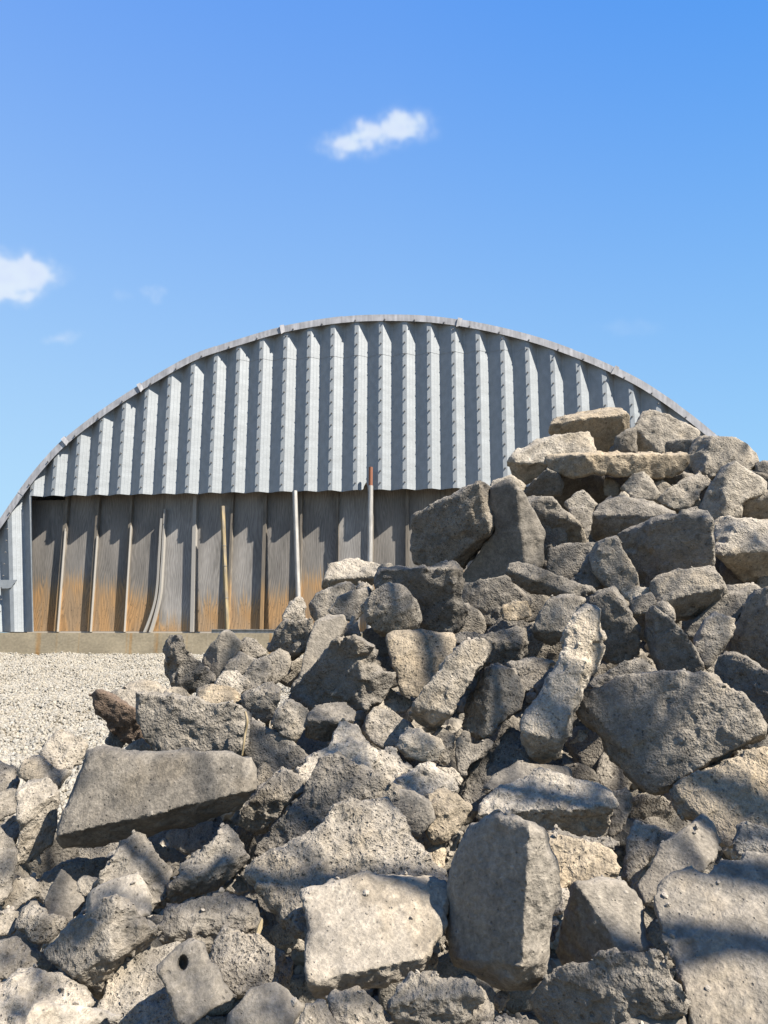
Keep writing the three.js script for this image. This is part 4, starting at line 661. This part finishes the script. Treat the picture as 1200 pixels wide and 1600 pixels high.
rk('P', 'G', 'deep', [[855,748],[900,735],[980,733],[1040,735],[1085,742],[1090,800],[960,812],[862,800]], { n: [-.1, 0], dz: -.45, c: 1 });
rk('P', 'G', 'deep', [[1035,685],[1088,690],[1105,750],[1080,770],[1045,745]], { n: [-.1, .1], dz: -.3, c: 1 });
rk('P', 'G', 'deep', [[1090,740],[1150,735],[1215,745],[1215,830],[1120,830],[1085,790]], { n: [-.1, .1], dz: -.35, c: 1 });
rk('P', 'G', 'deep', [[832,812],[880,815],[890,900],[845,908]], { n: [-.1, .1], dz: -.25, c: 1 });
rk('P', 'G', 'deep', [[712,915],[790,900],[832,935],[800,978],[730,972]], { n: [-.1, .2], dz: -.25, c: 1 });
rk('P', 'M', 'deep', [[990,775],[1060,770],[1110,790],[1100,830],[1010,830]], { n: [-.1, .2], dz: -.2, c: 1 });
// chunks deeper in the heap that show only through the gaps
{
  const front = outlines.slice(), inside = (o, x, y) => { let c = false; for (let a = 0, b = o.length - 1; a < o.length; b = a++) if ((o[a][1] > y) !== (o[b][1] > y) && x < (o[b][0] - o[a][0]) * (y - o[a][1]) / (o[b][1] - o[a][1]) + o[a][0]) c = !c; return c; };
  const R = rng(31337), edge = [[0, 1230], [150, 1150], [330, 1075], [430, 1040], [520, 950], [640, 930], [720, 930], [800, 850], [900, 775], [1200, 765]];
  const lim = (x) => { for (let i = 0; i < edge.length - 1; i++) if (x <= edge[i + 1][0]) return mix(edge[i][1], edge[i + 1][1], (x - edge[i][0]) / (edge[i + 1][0] - edge[i][0])); return 800; };
  for (let y = 860; y < 1640; y += 50) for (let x = 10 + (y % 3) * 22; x < 1230; x += 66) {
    const cx = x + (R() - .5) * 46, cy = y + (R() - .5) * 36, w = 30 + 26 * R(), h = 24 + 20 * R(), a0 = R() * 6, n = 7 + Math.floor(R() * 3); if (cy - h < lim(Math.max(0, cx)) + 8) { continue; }
    const p = []; for (let i = 0; i < n; i++) { const a = a0 - i / n * 6.283, k = 0.78 + 0.34 * R(); p.push([cx + Math.cos(a) * w * k, cy + Math.sin(a) * h * k]); }
    let open = 0, all = 0; for (let v = -1; v <= 1; v += .2) for (let u = -1; u <= 1; u += .2) if (u * u + v * v < 1) { all++; if (!front.some((o) => inside(o, cx + u * w, cy + v * h))) open++; }
    const tn = R() < .3 ? 'M' : 'G'; if (open / all < 0.16) continue;      // wholly behind other chunks
    rk('P', tn, 'deep', p, { n: [(R() - .5) * .9, R() * .7 - .1], dz: -0.34, cell: 4.4, k: R() < .35 ? 'agg' : 'rough', th: 0.7 });
  }
}

// ---------------------------------------------------------------- poles leaning in the shed opening and the rail at their feet
function taperedPole(pts, radii, seg = 10) {          // a round bar through points with its own radius at each
  const c = new THREE.CatmullRomCurve3(pts), N = (pts.length - 1) * 4, g = new THREE.TubeGeometry(c, N, 1, seg, false), p = g.attributes.position, q = c.getSpacedPoints(N), uv = g.attributes.uv, L = c.getLength();
  for (let i = 0; i <= N; i++) { const t = i / N * (radii.length - 1), k = Math.min(radii.length - 2, Math.floor(t)), r = mix(radii[k], radii[k + 1], t - k); for (let j = 0; j <= seg; j++) { const o = i * (seg + 1) + j; p.setXYZ(o, q[i].x + (p.getX(o) - q[i].x) * r, q[i].y + (p.getY(o) - q[i].y) * r, q[i].z + (p.getZ(o) - q[i].z) * r); uv.setXY(o, j / seg, i / N * L); } }
  const caps = [[q[0], c.getTangent(0).negate(), radii[0]], [q[N], c.getTangent(1), radii[radii.length - 1]]].map(([o, d, r]) => { const k = new THREE.CircleGeometry(r, seg); k.applyQuaternion(new THREE.Quaternion().setFromUnitVectors(new THREE.Vector3(0, 0, 1), d)); k.translate(o.x, o.y, o.z); return k; });
  g.computeVertexNormals(); return mergeGeometries([g, ...caps]);
}
const poleWood = tex(128, 512, (i, j, u, v) => { const f = noise3(u * 14, v * 2.2, 3), k = 0.85 + 0.2 * f + 0.12 * noise3(u * 40, v * 9, 1), w = smooth(-0.1, 0.4, noise3(u * 5, v * 3, 7)); return [mix(0.80, 0.68, w) * k, mix(0.71, 0.62, w) * k, mix(0.52, 0.52, w) * k]; }, true);
const poleMat = new THREE.MeshStandardMaterial({ map: poleWood, color: new THREE.Color().setRGB(0.487, 0.487, 0.487), roughness: 0.75 });
const galv = new THREE.MeshStandardMaterial({ color: new THREE.Color().setRGB(0.40, 0.385, 0.35), map: streak, roughness: 0.5, metalness: 0.2 });
function poleAt(name, label, group) { const o = new THREE.Group(); o.name = numbered(name); scene.add(o); tag(o, label, 'pole', group); return o; }
function poleFrom(topPx, botPx, wTop, wBot) { const a = fv(topPx[0], topPx[1], wTop), b = fv(botPx[0], botPx[1], wBot); return [shedPoint(b[0], b[1], wBot), shedPoint(a[0], a[1], wTop)]; }
{
  const [b, t] = poleFrom([347.5, 791], [355.5, 986], -0.02, 0.02); b.y = VB + 0.004;
  const o = poleAt('timber_pole', 'pale yellowish pole with dark joint rings leaning in the shed opening'); o.position.copy(b); const d = t.clone().sub(b);
  part('shaft', taperedPole([0, .25, .5, .75, 1].map((k) => d.clone().multiplyScalar(k)), [0.05, 0.052, 0.05, 0.053, 0.056]), poleMat, o);
  for (const k of [0.52, 0.68, 0.27]) { const g = new THREE.TorusGeometry(0.052, 0.008, 6, 14); g.rotateX(Math.PI / 2); const p = d.clone().multiplyScalar(k); g.translate(p.x, p.y, p.z); part('joint_ring', g, boltMat, o); }
}
{
  const [b, t] = poleFrom([460.5, 767], [468, 986], 0.0, 0.02); b.y = VB + 0.004;
  const o = poleAt('metal_pole', 'plain grey tube leaning under the corrugated sheet, left of the rust-topped one'); o.position.copy(b);
  part('shaft', taperedPole([0, .5, 1].map((k) => t.clone().sub(b).multiplyScalar(k)), [0.056, 0.056, 0.058], 14), galv, o);
}
{
  const [b, t] = poleFrom([579.3, 730], [577, 986], 0.10, 0.03); b.y = VB + 0.004; const d = t.clone().sub(b), k = 0.885;
  const o = poleAt('metal_pole', 'silvery tube with a narrow rusty top overlapping the corrugated sheet'); o.position.copy(b);
  part('shaft', taperedPole([0, k / 2, k].map((q) => d.clone().multiplyScalar(q)), [0.062, 0.062, 0.058], 14), galv, o);
  const r = part('rusty_top', taperedPole([k - 0.01, 0.95, 1].map((q) => d.clone().multiplyScalar(q)), [0.046, 0.046, 0.046], 12), rust, o); r.userData.label = 'rusty brown top section';
}
{
  const a = fv(330, 980, 0.02), b = fv(470, 979, 0.02), L = b[0] - a[0];
  const o = new THREE.Group(); o.name = numbered('metal_rail'); o.position.copy(shedPoint(a[0], 0.003, 0.0)); o.rotation.y = -PHI; scene.add(o); tag(o, 'long metal angle rail lying on the footing at the poles', 'rail');
  part('web', box(0, L, 0, 0.075, -0.02, -0.012), galv, o); part('flange', box(0, L, 0.076, 0.084, -0.02, 0.045), galv, o); part('flange', box(0, L, 0.0, 0.008, -0.011, 0.045), galv, o);
}

// ---------------------------------------------------------------- a strand of wire and a splinter caught in the heap
{
  const at = (px, py, out) => { const d = ray(px, py); return CAM.clone().addScaledVector(d, pileT(ray(303, 1131)) - out); };
  const w = [[383, 1112], [386, 1126], [383, 1144], [381, 1160], [378, 1180]].map(([x, y], i) => at(x, y, 0.41 + 0.01 * (i % 2))), o = w[4].clone();
  const m = top('wire_strand', taperedPole(w.map((p) => p.clone().sub(o)), [0.004, 0.006, 0.005, 0.004, 0.004], 6), poleMat); m.position.copy(o); tag(m, 'short pale strand hanging down the right end of the oblong rock', 'wire');
  const a = CAM.clone().addScaledVector(ray(402, 1462), pileT(ray(402, 1462)) - 0.44), b = CAM.clone().addScaledVector(ray(409, 1437), pileT(ray(402, 1462)) - 0.40);
  const k = top('wood_splinter', taperedPole([new THREE.Vector3(), b.clone().sub(a).multiplyScalar(0.5), b.clone().sub(a)], [0.006, 0.008, 0.003], 5), poleMat); k.position.copy(a); tag(k, 'small wooden splinter stuck beside the flat-lying rough chunk', 'splinter');
}

// ---------------------------------------------------------------- fines that fill the heap behind the chunks
{
  const crest = [[-200, 1260], [0, 1215], [80, 1195], [150, 1140], [250, 1090], [330, 1050], [430, 1020], [520, 930], [600, 900], [700, 840], [800, 790], [880, 720], [960, 720], [1080, 740], [1200, 770], [1400, 800]];
  const cr = (x) => { for (let i = 0; i < crest.length - 1; i++) if (x <= crest[i + 1][0]) return mix(crest[i][1], crest[i + 1][1], (x - crest[i][0]) / (crest[i + 1][0] - crest[i][0])); return 800; };
  const cols = [], pos = [], idx = [], uv = [];
  const pts = []; for (let px = -200; px <= 1400; px += 10) {
    const col = [], c = cr(px);
    for (let k = 0; k <= 90; k++) { const py = mix(2500, c, Math.pow(k / 90, 0.8)), d = ray(px, py), t = pileT(d) + 0.50, p = CAM.clone().addScaledVector(d, t); p.y += 0.05 * fbm(p.x * 4, p.y * 4, p.z * 4, 4) - 0.02; p.z += 0.10 * fbm(p.x * 5 + 9, p.y * 5, p.z * 5, 4); p.y -= 0.30 * smooth(0.0, 0.6, p.y); if (p.y < -0.02) p.y = -0.02; col.push(p); }
    const e = col[90]; for (let k = 1; k <= 12; k++) { const s = k * 0.3; col.push(new THREE.Vector3(e.x * (1 + 0.03 * k), Math.max(-0.1, e.y - 0.03 - s * 0.95), e.z - s)); }
    pts.push(col);
  }
  const n = pts[0].length; for (const col of pts) for (const p of col) { pos.push(p.x, p.y, p.z); uv.push(p.x * 2, (p.y - p.z) * 2); }
  for (let i = 0; i < pts.length - 1; i++) for (let k = 0; k < n - 1; k++) { const a = i * n + k; idx.push(a, a + n, a + 1, a + n, a + n + 1, a + 1); }
  const g = new THREE.BufferGeometry(); g.setAttribute('position', new THREE.Float32BufferAttribute(pos, 3)); g.setAttribute('uv', new THREE.Float32BufferAttribute(uv, 2)); g.setIndex(idx); g.computeVertexNormals();
  const m = new THREE.MeshStandardMaterial({ color: new THREE.Color().setRGB(0.25, 0.222, 0.182), map: gm.agg.A, bumpMap: gm.agg.B, bumpScale: 0.02, roughness: 1 });
  const o = top('rubble_fines', g, m); tag(o, 'dark dirt and crushed fines filling the heap between chunks', 'rubble', null, 'stuff');
  // crumbs
  const r = rng(77), ig = new THREE.IcosahedronGeometry(1, 2), p = ig.attributes.position; for (let i = 0; i < p.count; i++) { const x = p.getX(i), y = p.getY(i), z = p.getZ(i), k = 1 + 0.35 * facets(x * 1.3 + 5, y * 1.3, z * 1.3) + 0.12 * noise3(x * 3.6 + 5, y * 3.6, z * 3.6); p.setXYZ(i, x * k, y * k * 0.75, z * k); } ig.computeVertexNormals();
  const CN = 7000, im = new THREE.InstancedMesh(ig, new THREE.MeshStandardMaterial({ color: 0xffffff, roughness: 0.95 }), CN), M = new THREE.Matrix4(), Q = new THREE.Quaternion(), E = new THREE.Euler(), S = new THREE.Vector3(), c = new THREE.Color();
  const SN = seats.length, im2 = new THREE.InstancedMesh(ig, im.material, SN);
  seats.forEach((q, i) => { const s = 0.0025 + 0.006 * Math.pow(r(), 3); Q.setFromEuler(E.set(r() * 6, r() * 6, r() * 6)); S.set(s * 1.2, s * 0.8, s); im2.setMatrixAt(i, M.compose(new THREE.Vector3(q[0], q[1] + s * 0.4, q[2]), Q, S)); const k = 0.7 + 0.4 * r(); im2.setColorAt(i, c.setRGB(0.25 * k, 0.22 * k, 0.18 * k)); });
  im2.name = 'concrete_grit'; tag(im2, 'fine grit and chips lying on the upper faces of the chunks', 'grit', null, 'stuff'); scene.add(im2); console.log('grit', SN);
  for (let i = 0; i < CN; i++) { const a = Math.floor(r() * (pts.length - 1)), b = Math.floor(r() * 82), f = r(), h = r(), P = pts[a][b].clone().lerp(pts[a + 1][b], f).lerp(pts[a][b + 1], h); const s = 0.010 + 0.038 * Math.pow(r(), 3); P.y += s * 0.4; P.z += s * 0.4; Q.setFromEuler(E.set(r() * 6, r() * 6, r() * 6)); S.set(s * (0.8 + 0.5 * r()), s, s * (0.7 + 0.5 * r())); im.setMatrixAt(i, M.compose(P, Q, S)); const k = 0.65 + 0.5 * r(); im.setColorAt(i, c.setRGB(0.26 * k, 0.23 * k, 0.185 * k)); }
  im.name = 'concrete_crumbs'; tag(im, 'small concrete crumbs scattered in the gaps of the heap', 'rubble', null, 'stuff'); scene.add(im);
}

// ---------------------------------------------------------------- the tree beside the heap whose branches throw the dappled shade
{
  const r = rng(2024), tree = new THREE.Group(); tree.name = numbered('tree'); tree.position.set(6.05, 0, 0.9); tree.scale.setScalar(0.85); scene.add(tree);
  tag(tree, 'tall thinly leaved tree standing right of the heap, shading its foot', 'tree');
  const bark = new THREE.MeshStandardMaterial({ color: new THREE.Color().setRGB(0.092, 0.076, 0.059), roughness: 1 });
  const leafM = new THREE.MeshStandardMaterial({ color: new THREE.Color().setRGB(0.059, 0.092, 0.025), roughness: 0.8, side: THREE.DoubleSide });
  const limbs = [], twigs = [], leaves = [];
  const seg = (a, b, ra, rb, out, n = 5) => { const d = b.clone().sub(a), L = d.length(), g = new THREE.CylinderGeometry(rb, ra, L, n, 1, true); g.translate(0, L / 2, 0); g.applyQuaternion(new THREE.Quaternion().setFromUnitVectors(UPV, d.normalize())); g.translate(a.x, a.y, a.z); out.push(g); };
  const leaf = (p) => { const s = 0.035 + 0.04 * r(), g = new THREE.PlaneGeometry(s, s * 1.6); g.rotateX(r() * 6); g.rotateY(r() * 6); g.translate(p.x, p.y, p.z); leaves.push(g); };
  const ahead = (e) => { const q = toPixel(e.clone().multiplyScalar(0.85).add(tree.position).sub(CAM)); return q && q[0] > -700 && q[0] < 1900 && q[1] > -700; };     // no branch hangs in front of the heap
  const grow = (p, d, len, rad, lev) => {
    let q = p.clone(), dir = d.clone(), n = lev === 0 ? 7 : 5, rr_ = rad;
    for (let i = 0; i < n; i++) {
      const nd = dir.clone().add(new THREE.Vector3(r() - .5, (r() - .5) * .7, r() - .5).multiplyScalar(0.35)).normalize(), e = q.clone().addScaledVector(nd, len / n), r2 = rr_ * (lev === 0 ? 0.86 : 0.8); if (ahead(e)) return;
      seg(q, e, rr_, r2, lev < 2 ? limbs : twigs, lev < 2 ? 7 : 4); q = e; dir = nd; rr_ = r2;
      if (lev < 3 && i > 0) { const k = 1; for (let m = 0; m < k; m++) { const sd = dir.clone().add(new THREE.Vector3(r() - .5, (r() - .45) * .8, r() - .5).normalize().multiplyScalar(0.95)).normalize(); grow(q, sd, len * (0.42 + 0.25 * r()), rr_ * 0.62, lev + 1); } }
      if (lev >= 3 || (lev === 2 && i > 2)) if (r() < 0.6) leaf(q.clone().add(new THREE.Vector3(r() - .5, r() - .5, r() - .5).multiplyScalar(0.22)));
    }
  };
  const trunkPts = [[0, -0.05, 0], [-0.1, 1.5, -0.1], [-0.15, 3.2, -0.35], [-0.4, 4.8, -0.6]].map((a) => new THREE.Vector3(...a)), tr = [];
  for (let i = 0; i < 3; i++) seg(trunkPts[i], trunkPts[i + 1], 0.2 - i * 0.03, 0.17 - i * 0.03, tr, 12);
  for (const [a, dir, len, rad] of [[3, [-0.9, 0.75, -0.55], 5.0, 0.10], [3, [-0.75, 0.95, -0.2], 4.6, 0.09], [2, [-1, 0.75, -0.75], 5.4, 0.09], [3, [-0.35, 1.1, -0.7], 4.2, 0.08], [3, [0.5, 1, 0.4], 3, 0.07], [2, [-0.8, 0.9, 0.1], 4.6, 0.08], [1, [-1, 0.95, -0.3], 5.6, 0.09], [3, [-1, 0.45, -0.3], 4.6, 0.08], [2, [-0.6, 1, -1], 5.0, 0.08], [3, [-1, 0.6, -0.15], 5.2, 0.085], [3, [-0.8, 0.55, -0.75], 5.0, 0.08], [2, [-1, 1.1, -0.1], 5.6, 0.085], [3, [-0.5, 0.8, -0.35], 4.4, 0.08]]) grow(trunkPts[a], new THREE.Vector3(...dir).normalize(), len, rad, 1);
  part('trunk', mergeGeometries(tr), bark, tree); part('limbs', mergeGeometries(limbs), bark, tree);
  const cg = part('crown', mergeGeometries(twigs), bark, tree); const lg = part('leaves', mergeGeometries(leaves), leafM, cg); lg.userData.kind = 'stuff';
  console.log('tree', limbs.length, twigs.length, leaves.length);
}
console.log('rock triangles', rockTris, 'rocks', rockSeed - 1);
scene.traverse((o) => { if (o.isMesh) { o.castShadow = true; o.receiveShadow = true; } });
renderer.render(scene, camera);
